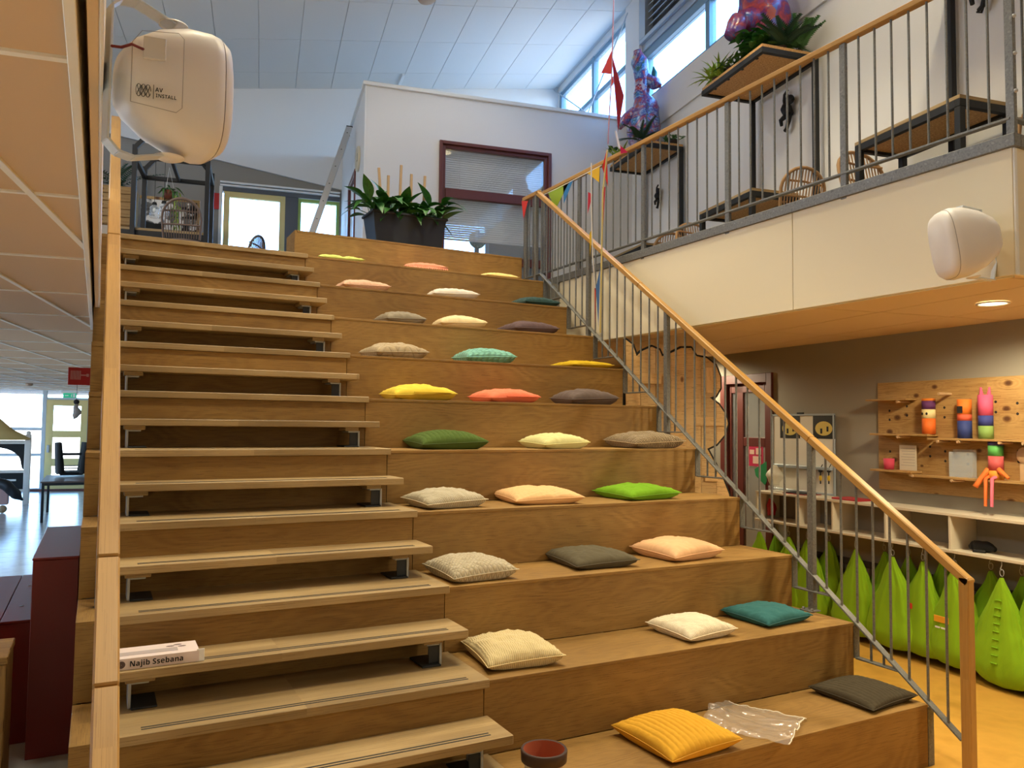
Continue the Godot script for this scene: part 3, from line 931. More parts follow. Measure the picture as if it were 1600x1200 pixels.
# ---------------------------------------------------------------- railings
func railings() -> void:
	var xr := 2.524
	var t := thing("stair_railing", "galvanised stair railing with a sloping varnished oak handrail and oak newel", "railing")
	var hy := func(z: float) -> float: return 0.892 - 0.709 * z
	var by := func(z: float) -> float: return -0.012 - 0.7165 * z
	# oak handrail: level piece, slope, newel
	var s := nst()
	bar(s, Vector3(xr, hy.call(-4.985) - 0.02, -5.30), Vector3(xr, hy.call(-4.985) - 0.02, -4.95), 0.055, 0.045, 0.006)
	mk("handrail", s, M.rail, t)
	for q in [[-4.985, -3.15], [-3.15, -1.30], [-1.30, -0.243]]:
		s = nst()
		bar(s, Vector3(xr, hy.call(q[0]) - 0.02, q[0]), Vector3(xr, hy.call(q[1]) - 0.02, q[1]), 0.055, 0.045, 0.006, Vector3.RIGHT, Vector2(q[0], 0))
		mk("handrail", s, M.rail, t)
	s = nst()
	bar(s, Vector3(xr, 0.0, -0.268), Vector3(xr, hy.call(-0.268) - 0.006, -0.268), 0.055, 0.058, 0.006)
	mk("newel_post", s, M.rail, t)
	# sloping bottom bar
	s = nst()
	bar(s, Vector3(xr, by.call(-4.90), -4.90), Vector3(xr, by.call(-0.30), -0.30), 0.045, 0.012, 0.002)
	mk("bottom_bar", s, M.steel, t)
	s = nst()
	bar(s, Vector3(xr, by.call(-4.90), -4.90), Vector3(xr, by.call(-4.90), -5.26), 0.045, 0.012, 0.002)
	mk("bottom_bar", s, M.steel, t)
	var posts := [[-1.30, 0.68], [-2.785, 1.70], [-3.97, 2.72], [-5.015, 3.40], [-5.25, 3.40]]
	for p in posts:
		s = nst()
		span(s, Vector3(xr - 0.02, p[1], p[0] - 0.022), Vector3(xr + 0.02, hy.call(maxf(p[0], -4.985)) - 0.035, p[0] + 0.022), 0.003)
		var po := mk("post", s, M.steel, t)
		s = nst()
		span(s, Vector3(xr - 0.065, p[1] + 0.0005, p[0] - 0.05), Vector3(xr + 0.02, p[1] + 0.009, p[0] + 0.05), 0.002)
		for e in [-0.035, 0.035]:
			lathe(s, [[0.001, 0.022], [0.009, 0.022], [0.010, 0.009]], 6, Transform3D(Basis.IDENTITY, Vector3(xr - 0.045, p[1], p[0] + e)))
		mk("foot_plate", s, M.steel, po)
	var edges := [-0.268, -1.30, -2.785, -3.97, -5.015]
	for i in edges.size() - 1:
		var n := int(round((edges[i] - edges[i + 1]) / 0.1145))
		for j in range(1, n):
			var z: float = lerpf(edges[i], edges[i + 1], float(j) / n)
			s = nst()
			tube(s, [Vector3(xr, by.call(z), z), Vector3(xr, hy.call(z) - 0.045, z)], 0.0075, 8)
			mk("baluster", s, M.steel, t)
	for z in [-5.09, -5.17]:
		s = nst()
		tube(s, [Vector3(xr, by.call(-4.90), z), Vector3(xr, hy.call(-4.985) - 0.045, z)], 0.0075, 8)
		mk("baluster", s, M.steel, t)
	# plates at the end of each riser with a low bar below the slope
	for k in range(1, 11):
		var z := -k * DD
		var lo := (k - 1) * HH + 0.125
		if k == 1:
			lo = 0.0
		s = nst()
		bar(s, Vector3(xr - 0.003, lo, z - 0.006), Vector3(xr - 0.003, by.call(z) - 0.008, z - 0.006), 0.05, 0.010, 0.002)
		mk("end_plate", s, M.steel, t)
		if k == 1:
			continue
		var zz: float = -(lo + 0.012) / 0.7165
		s = nst()
		bar(s, Vector3(xr, lo, z), Vector3(xr, lo, zz), 0.045, 0.010, 0.002)
		mk("low_bar", s, M.steel, t)
		for f in [0.33, 0.62]:
			var zc := lerpf(z, zz, f)
			s = nst()
			tube(s, [Vector3(xr, lo, zc), Vector3(xr, by.call(zc), zc)], 0.0075, 8)
			mk("baluster", s, M.steel, t)
	# left handrail, seen from straight behind
	var l := thing("stair_railing", "wide oak handrail on a flat steel bar along the open side of the steps", "railing")
	var xl := -1.5975
	for q in [[0.62, -0.28], [-0.285, -0.72], [-0.725, -3.0], [-3.005, -5.06]]:
		s = nst()
		bar(s, Vector3(xl, hy.call(q[0]) - 0.02, q[0]), Vector3(xl, hy.call(q[1]) - 0.02, q[1]), 0.072, 0.042, 0.006, Vector3.RIGHT, Vector2(q[0] * 1.7, 0))
		mk("handrail", s, M.rail, l)
	s = nst()
	bar(s, Vector3(xl - 0.028, hy.call(0.60) - 0.055, 0.60), Vector3(xl - 0.028, hy.call(-5.06) - 0.055, -5.06), 0.012, 0.05, 0.002)
	mk("steel_bar", s, M.steel, l)
	for z in [-0.75, -1.72, -2.68, -3.64, -4.6]:
		var k: float = floor(-z / DD)
		s = nst()
		span(s, Vector3(xl - 0.034, k * HH - 0.1, z - 0.022), Vector3(xl - 0.022, hy.call(z) - 0.05, z + 0.022), 0.002)
		mk("post", s, M.steel, l)
	# gallery railing
	var g := thing("gallery_railing", "galvanised gallery railing with a slim oak handrail above the white fascia", "railing")
	var xg := 2.728
	var pz := [-5.20, -4.461, -3.372, -2.278, -1.178, -0.089]
	for z in pz:
		s = nst()
		span(s, Vector3(xg - 0.014, 3.40 if z < -0.2 else 3.41, z - 0.024), Vector3(xg + 0.014, 4.465, z + 0.024), 0.003)
		mk("post", s, M.steel, g)
	for i in 5:
		for j in range(1, 9):
			if i == 0 and j > 5:
				continue
			var z: float = lerpf(pz[i + 1], pz[i], j / (9.0 if i else 6.0))
			s = nst()
			tube(s, [Vector3(xg, 3.575, z), Vector3(xg, 4.468, z)], 0.0075, 8)
			mk("baluster", s, M.steel, g)
	s = nst()
	bar(s, Vector3(xg, 3.575, -5.22), Vector3(xg, 3.575, -0.09), 0.040, 0.014, 0.002)
	mk("bottom_bar", s, M.steel, g)
	s = nst()
	bar(s, Vector3(xg, 4.488, -5.24), Vector3(xg, 4.488, -0.06), 0.055, 0.042, 0.006)
	mk("handrail", s, M.rail, g)
	# return along the end of the gallery
	for x in [2.85, 2.97, 3.09, 3.21, 3.33, 3.45, 3.57, 3.69, 3.81]:
		s = nst()
		tube(s, [Vector3(x, 3.575, -0.09), Vector3(x, 4.468, -0.09)], 0.0075, 8)
		mk("baluster", s, M.steel, g)
	s = nst()
	bar(s, Vector3(xg, 3.575, -0.09), Vector3(3.95, 3.575, -0.09), 0.040, 0.014, 0.002, Vector3.BACK)
	mk("bottom_bar", s, M.steel, g)
	s = nst()
	bar(s, Vector3(xg, 4.488, -0.09), Vector3(3.95, 4.488, -0.09), 0.055, 0.042, 0.006, Vector3.BACK)
	mk("handrail", s, M.rail, g)
	for y in [3.72, 3.93, 4.14, 4.35]:
		s = nst()
		lathe(s, [[0.001, 0.014], [0.010, 0.012], [0.012, 0.0]], 8, Transform3D(Basis(Vector3.RIGHT, PI / 2), Vector3(xg - 0.004, y, -0.066)))
		mk("bolt", s, M.bracket, g)

# ---------------------------------------------------------------- cushions and loose things on the tiers
func cushion_cover(s: float, asp: float, t: float, rib: String, sd: int, fold := 0.0) -> SurfaceTool:
	var n := 112 if rib else 28
	var nz := noise(100 + sd, 2.2, 2)
	var top := []
	var low := []
	for i in n + 1:
		var a := []
		var b := []
		for j in n + 1:
			var u := -1.0 + 2.0 * j / n
			var v := -1.0 + 2.0 * i / n
			var pinch_x := 1.0 - 0.075 * (1.0 - v * v) * u * u
			var pinch_y := 1.0 - 0.075 * (1.0 - u * u) * v * v
			var f := pow(maxf((1.0 - u * u) * (1.0 - v * v), 0.0), 0.40)
			var ym := t * (0.36 + 0.08 * u * v)
			var h := f * (1.0 + (0.06 if rib else 0.16) * nz.get_noise_2d(u * 0.8 + sd, v * 0.8))
			h *= 1.0 - fold * exp(-pow((u - 0.12) / 0.13, 2.0))
			if rib == "x":
				h += f * 0.10 * absf(sin(v * PI * 7.0))
			elif rib == "z":
				h += f * 0.15 * sqrt(absf(sin(u * PI * 7.0)))
			elif rib == "fine":
				h += f * 0.12 * absf(sin((v + 0.25 * u) * PI * 7.0))
			var wr := (0.003 if rib else 0.012) * nz.get_noise_2d(u * 3.0, v * 3.0 + 9.0) * (1.0 - f * 0.6)
			a.append(Vector3(u * s * 0.5 * pinch_x, ym + (t - ym) * h + wr * (1.0 if f > 0.0 else 0.0), v * s * asp * 0.5 * pinch_y))
			b.append(Vector3(u * s * 0.5 * pinch_x, ym - (ym - 0.0008) * minf(f * 1.9, 1.0), v * s * asp * 0.5 * pinch_y))
		top.append(a)
		low.append(b)
	low.reverse()
	var st := nst()
	skin(st, top, false)
	skin(st, low, false)
	return st
func cushion_seam(s: float, asp: float, t: float) -> SurfaceTool:
	var pts := []
	for e in 4:
		for i in 14:
			var q := -1.0 + 2.0 * i / 14.0
			var u: float = [q, 1.0, -q, -1.0][e]
			var v: float = [-1.0, q, 1.0, -q][e]
			pts.append(Vector3(u * s * 0.5 * (1.0 - 0.075 * (1.0 - v * v) * u * u), t * (0.36 + 0.08 * u * v), v * s * asp * 0.5 * (1.0 - 0.075 * (1.0 - u * u) * v * v)))
	pts.append(pts[0])
	var st := nst()
	tube(st, pts, 0.0028, 5, false)
	return st

func cushions() -> void:
	var list := [
		["lime", 10, 0.337, -5.034, 0.440, 0, 0.07, 0.80, c8(200, 206, 110), "linen", 0.06, 0.0, "", "flat pale lime cushion creased in the middle on the top tier", 0.45],
		["ruffle", 10, 1.216, -5.053, 0.438, -8, 0.09, 0.90, c8(214, 140, 110), "linen", 0.06, 0.0, "", "salmon cushion with a ruffled edge on the top tier", 0.0],
		["paleyellow", 10, 2.039, -5.042, 0.396, 5, 0.07, 0.90, c8(232, 206, 132), "linen", 0.06, 0.0, "", "thin pale yellow cushion on the top tier beside the railing", 0.0],
		["pinkknit", 9, 0.429, -4.524, 0.442, 0, 0.10, 0.80, c8(224, 178, 146), "knit", 0.25, 0.0, "", "pale pink knitted cushion on the second tier from the top", 0.0],
		["offwhite", 9, 1.325, -4.556, 0.459, -6, 0.11, 0.85, c8(212, 200, 182), "linen", 0.06, 0.0, "", "off-white plain cushion on the second tier from the top", 0.0],
		["darkgreen", 9, 2.228, -4.533, 0.412, 3, 0.10, 0.90, c8(52, 84, 80), "dots", 0.2, 0.45, "", "dark green flecked cushion beside the railing", 0.0],
		["grey", 8, 0.628, -4.036, 0.366, 4, 0.11, 0.85, c8(136, 124, 104), "linen", 0.06, 0.0, "", "small plain grey-brown cushion on the third tier from the top", 0.0],
		["cream8", 8, 1.199, -4.079, 0.429, -8, 0.12, 0.90, c8(220, 196, 150), "linen", 0.06, 0.0, "", "cream cushion between a grey-brown and an aubergine cushion", 0.0],
		["aubergine", 8, 1.909, -4.079, 0.474, 0, 0.12, 0.85, c8(92, 74, 74), "linen", 0.05, 0.0, "", "plump aubergine cushion on the third tier from the top", 0.0],
		["taupezig", 7, 0.422, -3.586, 0.445, 5, 0.13, 0.85, c8(168, 148, 116), "zigzag", 0.5, 0.12, "", "taupe cushion quilted in zigzags next to the steps", 0.0],
		["mint", 7, 1.218, -3.583, 0.447, -4, 0.13, 0.85, c8(132, 190, 170), "cable", 0.7, 0.2, "", "mint green cable-knit cushion beside the taupe zigzag one", 0.0],
		["mustardflat", 7, 2.189, -3.570, 0.448, 3, 0.07, 0.85, c8(186, 152, 30), "linen", 0.06, 0.0, "", "flat wrinkled mustard cushion beside the railing", 0.25],
		["yellow", 6, 0.455, -3.125, 0.480, -3, 0.12, 0.85, c8(218, 188, 68), "linen", 0.06, 0.0, "", "bright yellow cushion with a flap along its front seam", 0.0],
		["coral", 6, 1.169, -3.110, 0.448, 3, 0.11, 0.85, c8(228, 124, 92), "linen", 0.06, 0.0, "", "coral cushion between a yellow and a dark cushion", 0.0],
		["charcoalplum", 6, 1.915, -3.107, 0.449, -2, 0.13, 0.85, c8(96, 82, 76), "linen", 0.05, 0.0, "", "dark brown-grey cushion beside the coral cushion", 0.0],
		["greenrib", 5, 0.485, -2.661, 0.475, -2, 0.12, 0.90, c8(78, 96, 44), "linen", 0.05, 0.0, "z", "olive green cushion with thick corded ribs", 0.0],
		["palelime", 5, 1.337, -2.622, 0.400, 4, 0.11, 0.90, c8(222, 214, 148), "dots", 0.12, 0.12, "", "pale yellow-green cushion beside the olive ribbed one", 0.0],
		["hound", 5, 2.183, -2.647, 0.484, 0, 0.13, 0.90, c8(176, 152, 118), "hound", 0.1, 0.62, "", "brown and cream small-check cushion", 0.0],
		["greyspeckle", 4, 0.277, -2.170, 0.423, 6, 0.11, 0.85, c8(210, 196, 166), "dots", 0.15, 0.3, "", "light grey speckled cushion next to the steps", 0.0],
		["peachstripe", 4, 0.959, -2.202, 0.483, -6, 0.10, 0.95, c8(228, 182, 130), "linen", 0.05, 0.0, "fine", "peach cushion with fine raised stripes", 0.2],
		["grassgreen", 4, 1.768, -2.190, 0.469, 5, 0.10, 0.90, c8(112, 158, 36), "linen", 0.06, 0.0, "", "grass green cushion with a printed motif", 0.0],
		["greyquilt", 3, 0.228, -1.670, 0.401, 3, 0.12, 1.00, c8(192, 178, 150), "quilt", 0.5, 0.1, "", "grey diamond-quilted cushion next to the steps", 0.0],
		["charcoal", 3, 1.072, -1.730, 0.440, -3, 0.10, 1.00, c8(92, 84, 66), "linen", 0.06, 0.0, "", "charcoal washed-cotton cushion with a raised seam", 0.0],
		["peach", 3, 1.743, -1.723, 0.445, 6, 0.12, 0.95, c8(222, 176, 132), "linen", 0.06, 0.0, "", "plain peach cushion beside the charcoal one", 0.0],
		["cream", 2, 0.258, -1.215, 0.411, -6, 0.12, 1.00, c8(222, 200, 150), "knit", 0.25, 0.1, "", "large cream textured cushion next to the steps", 0.0],
		["ivory", 2, 1.423, -1.207, 0.369, 4, 0.10, 1.00, c8(230, 214, 184), "herring", 0.12, 0.14, "", "ivory herringbone cushion beside the teal one", 0.0],
		["teal", 2, 2.072, -1.262, 0.398, 4, 0.09, 0.95, c8(52, 98, 98), "linen", 0.05, 0.0, "", "teal cushion beside the foot of a railing post", 0.0],
		["mustardcord", 1, 0.884, -0.691, 0.441, 3, 0.11, 1.00, c8(214, 160, 52), "linen", 0.06, 0.0, "z", "mustard yellow corded cushion on the lowest tier", 0.0],
		["darkcord", 1, 2.262, -0.722, 0.410, 4, 0.08, 1.00, c8(70, 62, 48), "linen", 0.05, 0.0, "z", "flat dark grey corded cushion under the stair railing", 0.0],
	]
	var i := 0
	for c in list:
		i += 1
		var t := thing("cushion", c[13], "cushion", Vector3(c[2], c[1] * HH + 0.0005, c[3]), deg_to_rad(c[5]), "cushions on the bench tiers")
		var m := fabric(c[8], c[9], c[10], c[11])
		mk("cover", cushion_cover(c[4], c[7], c[6], c[12], i, c[14]), m, t)
		mk("seam", cushion_seam(c[4], c[7], c[6]), mat(c[8], 0.9), t)
		if c[0] == "yellow":
			var s := nst()
			bx(s, Vector3(0.05, 0.058, 0.203), Vector3(0.28, 0.004, 0.026), 0.001)
			mk("zip_flap", s, m, t)
		elif c[0] == "coral":
			var s := nst()
			bx(s, Vector3(0.05, 0.047, 0.188), Vector3(0.26, 0.004, 0.022), 0.001)
			mk("zip_flap", s, m, t)
		elif c[0] == "ruffle":
			var s := nst()
			var rows := [[], []]
			for k in 91:
				var u := -1.0 + 2.0 * k / 90.0
				rows[0].append(Vector3(u * 0.215, 0.034, 0.186))
				rows[1].append(Vector3(u * 0.22, 0.012 + 0.008 * sin(k * 1.4), 0.206 + 0.006 * cos(k * 1.4)))
			skin(s, rows, false)
			mk("ruffle", s, m, t)
		elif c[0] == "grassgreen":
			for q in [[0.02, -0.02], [0.06, 0.02], [-0.03, 0.03], [0.08, -0.04], [0.0, 0.05]]:
				var s := nst()
				lathe(s, [[0.001, 0.0995], [0.016, 0.0975], [0.018, 0.090]], 10, Transform3D(Basis.IDENTITY, Vector3(q[0], 0.0, q[1])))
				mk("printed_motif", s, mat(c8(150, 150, 30), 0.9), t)
	# clear plastic bag
	var pb := thing("plastic_bag", "crumpled clear plastic cushion bag lying beside the mustard cushion", "bag", Vector3(1.40, HH + 0.001, -0.70), deg_to_rad(30))
	var nz := noise(5, 3.2, 3)
	var rows := []
	for a in 41:
		var r := []
		for b in 41:
			var u := -1.0 + 2.0 * b / 40.0
			var v := -1.0 + 2.0 * a / 40.0
			var h := 0.012 + 0.05 * absf(nz.get_noise_2d(u * 0.38, v * 0.12)) + 0.035 * exp(-pow((v + 0.9) / 0.25, 2.0)) * (0.5 + 0.5 * cos(u * 3.0))
			r.append(Vector3(u * (0.20 + 0.02 * nz.get_noise_2d(v, 7.0)), maxf(h * (1.0 - 0.5 * pow(absf(u), 4.0)), 0.003), v * 0.22 + 0.015 * nz.get_noise_2d(u * 0.6, 3.0)))
		rows.append(r)
	var s := nst()
	skin(s, rows, false)
	mk("film", s, M.plastic, pb)
	var edge := []
	for b in 41:
		edge.append(rows[40][b] + Vector3(0, 0.002, 0))
	s = nst()
	tube(s, edge, 0.0035, 5)
	mk("sealed_edge", s, mat(c8(226, 216, 196), 0.4), pb)
	edge = []
	for a in 41:
		edge.append(rows[a][40] + Vector3(0, 0.002, 0))
	s = nst()
	tube(s, edge, 0.003, 5)
	mk("sealed_edge", s, mat(c8(226, 216, 196), 0.4), pb)
	# flat white box with a printed name
	var nb := thing("name_box", "flat white cardboard box with a printed name lying on a step", "box", Vector3(-1.395, 2.5 * HH + 0.0125, -1.285))
	s = nst()
	bx(s, Vector3(-0.01, 0.0235, 0.0), Vector3(0.34, 0.046, 0.17), 0.001)
	mk("carton", s, mat(c8(226, 208, 204), 0.55), nb)
	s = nst()
	bx(s, Vector3(0.165, 0.026, 0.083), Vector3(0.03, 0.052, 0.003), 0.001)
	mk("end_flap", s, M.paper, nb)
	text("printed_name", "Najib Ssebana", 0.030, M.ink, nb, Transform3D(Basis.IDENTITY, Vector3(-0.003, 0.023, 0.0858)), "Droid Sans", 700)
	s = nst()
	lathe(s, [[0.001, 0.001], [0.0145, 0.001]], 20, Transform3D(Basis(Vector3.RIGHT, PI / 2), Vector3(-0.134, 0.023, 0.0856)))
	mk("printed_emblem", s, mat(c8(92, 74, 72), 0.7), nb)
	for q in [[0.085, -0.045], [0.10, -0.015], [0.055, -0.03]]:
		s = nst()
		lathe(s, [[0.001, 0.0472], [0.013, 0.0471]], 14, Transform3D(Basis.from_scale(Vector3(1.3, 1, 0.7)), Vector3(q[0], 0, q[1])))
		mk("printed_oval", s, mat(c8(112, 92, 88), 0.7), nb)
	s = nst()
	bx(s, Vector3(-0.03, 0.0472, 0.02), Vector3(0.22, 0.001, 0.05))
	mk("printed_band", s, mat(c8(176, 162, 160), 0.6), nb)
	# flower pot
	var fp := thing("flower_pot", "small terracotta flower pot with a dark rim and chipped white paint", "flower pot", pY(850, 1170, 0.525) * Vector3(1, 0, 1) + Vector3(0, HH + 0.0005, 0))
	s = nst()
	lathe(s, [[0.001, 0.0], [0.066, 0.0], [0.083, 0.135], [0.088, 0.137]], 28)
	mk("body", s, tri_tex(mat(Color.WHITE, 0.8), patches(83, 128, 0.05, [c8(226, 218, 208), c8(220, 212, 202), c8(214, 204, 192), c8(150, 84, 60)], 3, 1.2), 0.25), fp)
	s = nst()
	lathe(s, [[0.088, 0.137], [0.095, 0.140], [0.098, 0.182], [0.094, 0.188], [0.086, 0.186]], 28)
	mk("rim", s, M.pot_rim, fp)
	s = nst()
	lathe(s, [[0.086, 0.186], [0.078, 0.12], [0.062, 0.02], [0.001, 0.02]], 28)
	mk("inside", s, M.terracotta, fp)

# ---------------------------------------------------------------- shared builders
func leaf_mesh(l: float, w: float, bend: float) -> Mesh:
	var rows := []
	for i in 9:
		var t := i / 8.0
		var hw := w * 0.5 * sin(PI * pow(t, 0.75)) + 0.0004
		var y := -bend * t * t * l
		var z := l * t * (1.0 - 0.25 * bend * t)
		rows.append([Vector3(-hw, y + hw * 0.35, z), Vector3(0, y, z), Vector3(hw, y + hw * 0.35, z)])
	var s := nst()
	skin(s, rows, false)
	return meshof(s)
func frond_mesh(l: float, n: int, w: float) -> Mesh:
	var s := nst()
	var pts := []
	for i in 7:
		var t := i / 6.0
		pts.append(Vector3(0, -0.35 * l * t * t, l * t))
	tube(s, pts, 0.0025, 4)
	for i in n:
		var t := 0.15 + 0.85 * i / n
		var p := Vector3(0, -0.35 * l * t * t, l * t)
		var q := w * (1.0 - 0.7 * t)
		for sg in [-1.0, 1.0]:
			tri(s, p - Vector3(0, 0, 0.012), p + Vector3(0, 0, 0.012), p + Vector3(sg * q, -0.01, 0.35 * q), Vector3.UP)
	return meshof(s)
func plant(t: Node3D, called: String, mesh: Mesh, m: Material, n: int, spread: Vector3, tilt0: float, tilt1: float, at := Vector3.ZERO, size0 := 0.7) -> void:
	for i in n:
		var b := Basis(Vector3.UP, rng.randf() * TAU) * Basis(Vector3.RIGHT, -rng.randf_range(tilt0, tilt1)) * Basis.from_scale(Vector3.ONE * rng.randf_range(size0, 1.1))
		inst(called, mesh, m, t, Transform3D(b, at + Vector3(rng.randf_range(-1, 1) * spread.x, rng.randf() * spread.y, rng.randf_range(-1, 1) * spread.z)))
func arc(c: Vector3, x: Vector3, y: Vector3, a0: float, a1: float, n: int) -> Array:
	var q := []
	for i in n + 1:
		var a := lerpf(a0, a1, float(i) / n)
		q.append(c + x * cos(a) + y * sin(a))
	return q
func wicker_chair(label: String, at: Vector3, turn: float, m: Material, group := "wicker chairs on the upper floor") -> Node3D:
	# origin under the seat centre, the back stands at +z
	var t := thing("wicker_chair", label, "chair", at, turn, group)
	var w := 0.25
	var s := nst()
	var top := []
	for p in arc(Vector3(0, 0.62, 0.24), Vector3(w, 0, 0), Vector3(0, 0.20, 0.05), 0.0, PI, 12):
		top.append(p)
	var path := [Vector3(w * 0.92, 0.42, 0.20)] + top + [Vector3(-w * 0.92, 0.42, 0.20)]
	tube(s, path, 0.016, 7)
	mk("back_frame", s, m, t)
	for i in 13:
		var x := lerpf(-w * 0.82, w * 0.82, i / 12.0)
		var yt := 0.62 + 0.20 * sqrt(maxf(0.0, 1.0 - pow(x / w, 2.0)))
		s = nst()
		tube(s, [Vector3(x * 0.92, 0.43, 0.205), Vector3(x, 0.56, 0.235), Vector3(x, yt, 0.24 + (yt - 0.62) * 0.25)], 0.0065, 5)
		mk("spindle", s, m, t)
	for y in [0.56, 0.70]:
		var hw := w * (0.96 if y < 0.6 else 0.90)
		s = nst()
		tube(s, [Vector3(-hw, y, 0.232), Vector3(0, y, 0.262), Vector3(hw, y, 0.232)], 0.010, 6)
		mk("back_band", s, m, t)
	s = nst()
	lathe(s, [[0.001, 0.43], [0.22, 0.43], [0.255, 0.42], [0.25, 0.40], [0.001, 0.395]], 24, Transform3D(Basis.from_scale(Vector3(1.0, 1.0, 0.92)), Vector3.ZERO))
	mk("seat", s, m, t)
	for p in [[-0.19, -0.17], [0.19, -0.17], [-0.19, 0.17], [0.19, 0.17]]:
		s = nst()
		tube(s, [Vector3(p[0], 0.40, p[1]), Vector3(p[0] * 1.15, 0.0, p[1] * 1.15)], 0.016, 7)
		mk("leg", s, m, t)
	for p in [[-1, 0], [1, 0]]:
		s = nst()
		tube(s, [Vector3(0.205 * p[0], 0.2, -0.18), Vector3(0.205 * p[0], 0.2, 0.18)], 0.010, 6)
		mk("stretcher", s, m, t)
	return t
# black steel table with a timber top; canopy posts on the wall side carry a chipboard shelf
func gallery_table(u0: float, u1: float, v0: float, v1: float, label: String) -> Node3D:
	var c := Vector2((u0 + u1) / 2, (v0 + v1) / 2)
	var t := thing("gallery_table", label, "table", H(c.x, 3.397, c.y), -TH, "tables on the gallery")
	var hx := (u1 - u0) / 2
	var hz := (v1 - v0) / 2
	block(t, "table_top", Vector3(-hx, 0.745, -hz), Vector3(hx, 0.772, hz), M.oak1, 0.002)
	for q in [[-hx, -hz, hx, -hz + 0.04], [-hx, hz - 0.04, hx, hz], [-hx, -hz + 0.04, -hx + 0.04, hz - 0.04], [hx - 0.04, -hz + 0.04, hx, hz - 0.04]]:
		block(t, "apron", Vector3(q[0], 0.69, q[1]), Vector3(q[2], 0.745, q[3]), M.black_steel, 0.003)
	block(t, "under_board", Vector3(-hx + 0.04, 0.715, -hz + 0.04), Vector3(hx - 0.04, 0.744, hz - 0.04), M.osb)
	for sx in [-1, 1]:
		for sz in [-1, 1]:
			block(t, "leg", Vector3(sx * hx, 0, sz * hz), Vector3(sx * (hx - 0.05), 0.69, sz * (hz - 0.05)), M.black_steel, 0.003)
	return t
func canopy(u0: float, u1: float, v0: float, v1: float, y: float, label: String) -> Node3D:
	var c := Vector2((u0 + u1) / 2, (v0 + v1) / 2)
	var t := thing("canopy_shelf", label, "shelf", H(c.x, 3.397, c.y), -TH, "shelves on posts along the gallery wall")
	var hx := (u1 - u0) / 2
	var hz := (v1 - v0) / 2
	var h := y - 3.397
	for q in [[-hx, -hz, hx, -hz + 0.04], [-hx, hz - 0.04, hx, hz], [-hx, -hz + 0.04, -hx + 0.04, hz - 0.04], [hx - 0.04, -hz + 0.04, hx, hz - 0.04]]:
		block(t, "steel_edge", Vector3(q[0], h, q[1]), Vector3(q[2], h + 0.055, q[3]), M.black_steel, 0.003)
	block(t, "shelf_board", Vector3(-hx + 0.04, h + 0.022, -hz + 0.04), Vector3(hx - 0.04, h + 0.055, hz - 0.04), M.osb)
	block(t, "shelf_board", Vector3(-hx + 0.006, h + 0.055, -hz + 0.006), Vector3(hx - 0.006, h + 0.085, hz - 0.006), M.osb, 0.002)
	for i in 4:
		block(t, "tab", Vector3(-hx + 0.04, h + 0.014, lerpf(-hz, hz, (i + 0.7) / 4.4) - 0.012), Vector3(-hx + 0.075, h + 0.022, lerpf(-hz, hz, (i + 0.7) / 4.4) + 0.012), M.black_steel)
	for sz in [-1, 1]:
		block(t, "post", Vector3(hx, 0, sz * hz), Vector3(hx - 0.05, h, sz * (hz - 0.05)), M.black_steel, 0.003)
	return t
func blob(s: SurfaceTool, pts: Array, rad: Array, n: int, sd: int, amp: float) -> void:
	# a lumpy tube with rounded ends
	var nz := noise(sd, 1.0, 2)
	var rows := []
	var P := []
	var R := []
	for i in pts.size() - 1:
		for k in 5:
			var t := k / 5.0
			P.append((pts[i] as Vector3).lerp(pts[i + 1], t))
			R.append(lerpf(rad[i], rad[i + 1], t * t * (3.0 - 2.0 * t)))
	P.append(pts[-1])
	R.append(rad[-1])
	var up := Vector3.RIGHT
	for i in P.size():
		var d: Vector3 = (P[mini(i + 1, P.size() - 1)] - P[maxi(i - 1, 0)]).normalized()
		var x := up.cross(d).normalized() if absf(up.dot(d)) < 0.95 else Vector3.BACK.cross(d).normalized()
		var y := d.cross(x).normalized()
		var q := []
		for j in n:
			var an := TAU * j / n
			var o := x * cos(an) + y * sin(an)
			q.append(P[i] + o * R[i] * (1.0 + amp * nz.get_noise_3dv((P[i] + o * R[i]) * 9.0)))
		rows.append(q)
	var a := []
	var b := []
	for j in n:
		a.append(P[0])
		b.append(P[-1])
	rows.push_front(a)
	rows.append(b)
	skin(s, rows, true, Vector2(1, 1))
func ball(s: SurfaceTool, c: Vector3, r: Vector3, n := 12) -> void:
	var prof := []
	for i in n + 1:
		var a := PI * i / n
		prof.append([maxf(sin(a), 0.0005), cos(a)])
	lathe(s, prof, n * 2, Transform3D(Basis.from_scale(r), c))
func pennant(parent: Node3D, a: Vector3, b: Vector3, tip: Vector3, c: Color) -> void:
	var s := nst()
	var n := (b - a).cross(tip - a).normalized() * 0.0008
	tri(s, a + n, b + n, tip + n, n)
	tri(s, a - n, b - n, tip - n, -n)
	for e in [[a, b], [b, tip], [tip, a]]:
		quad(s, e[0] + n, e[1] + n, e[1] - n, e[0] - n, (e[0] + e[1]) * 0.5 - (a + b + tip) / 3.0)
	var m := mat(c, 0.35)
	m.backlight_enabled = true
	m.backlight = c.darkened(0.5)
	mk("pennant", s, m, parent)

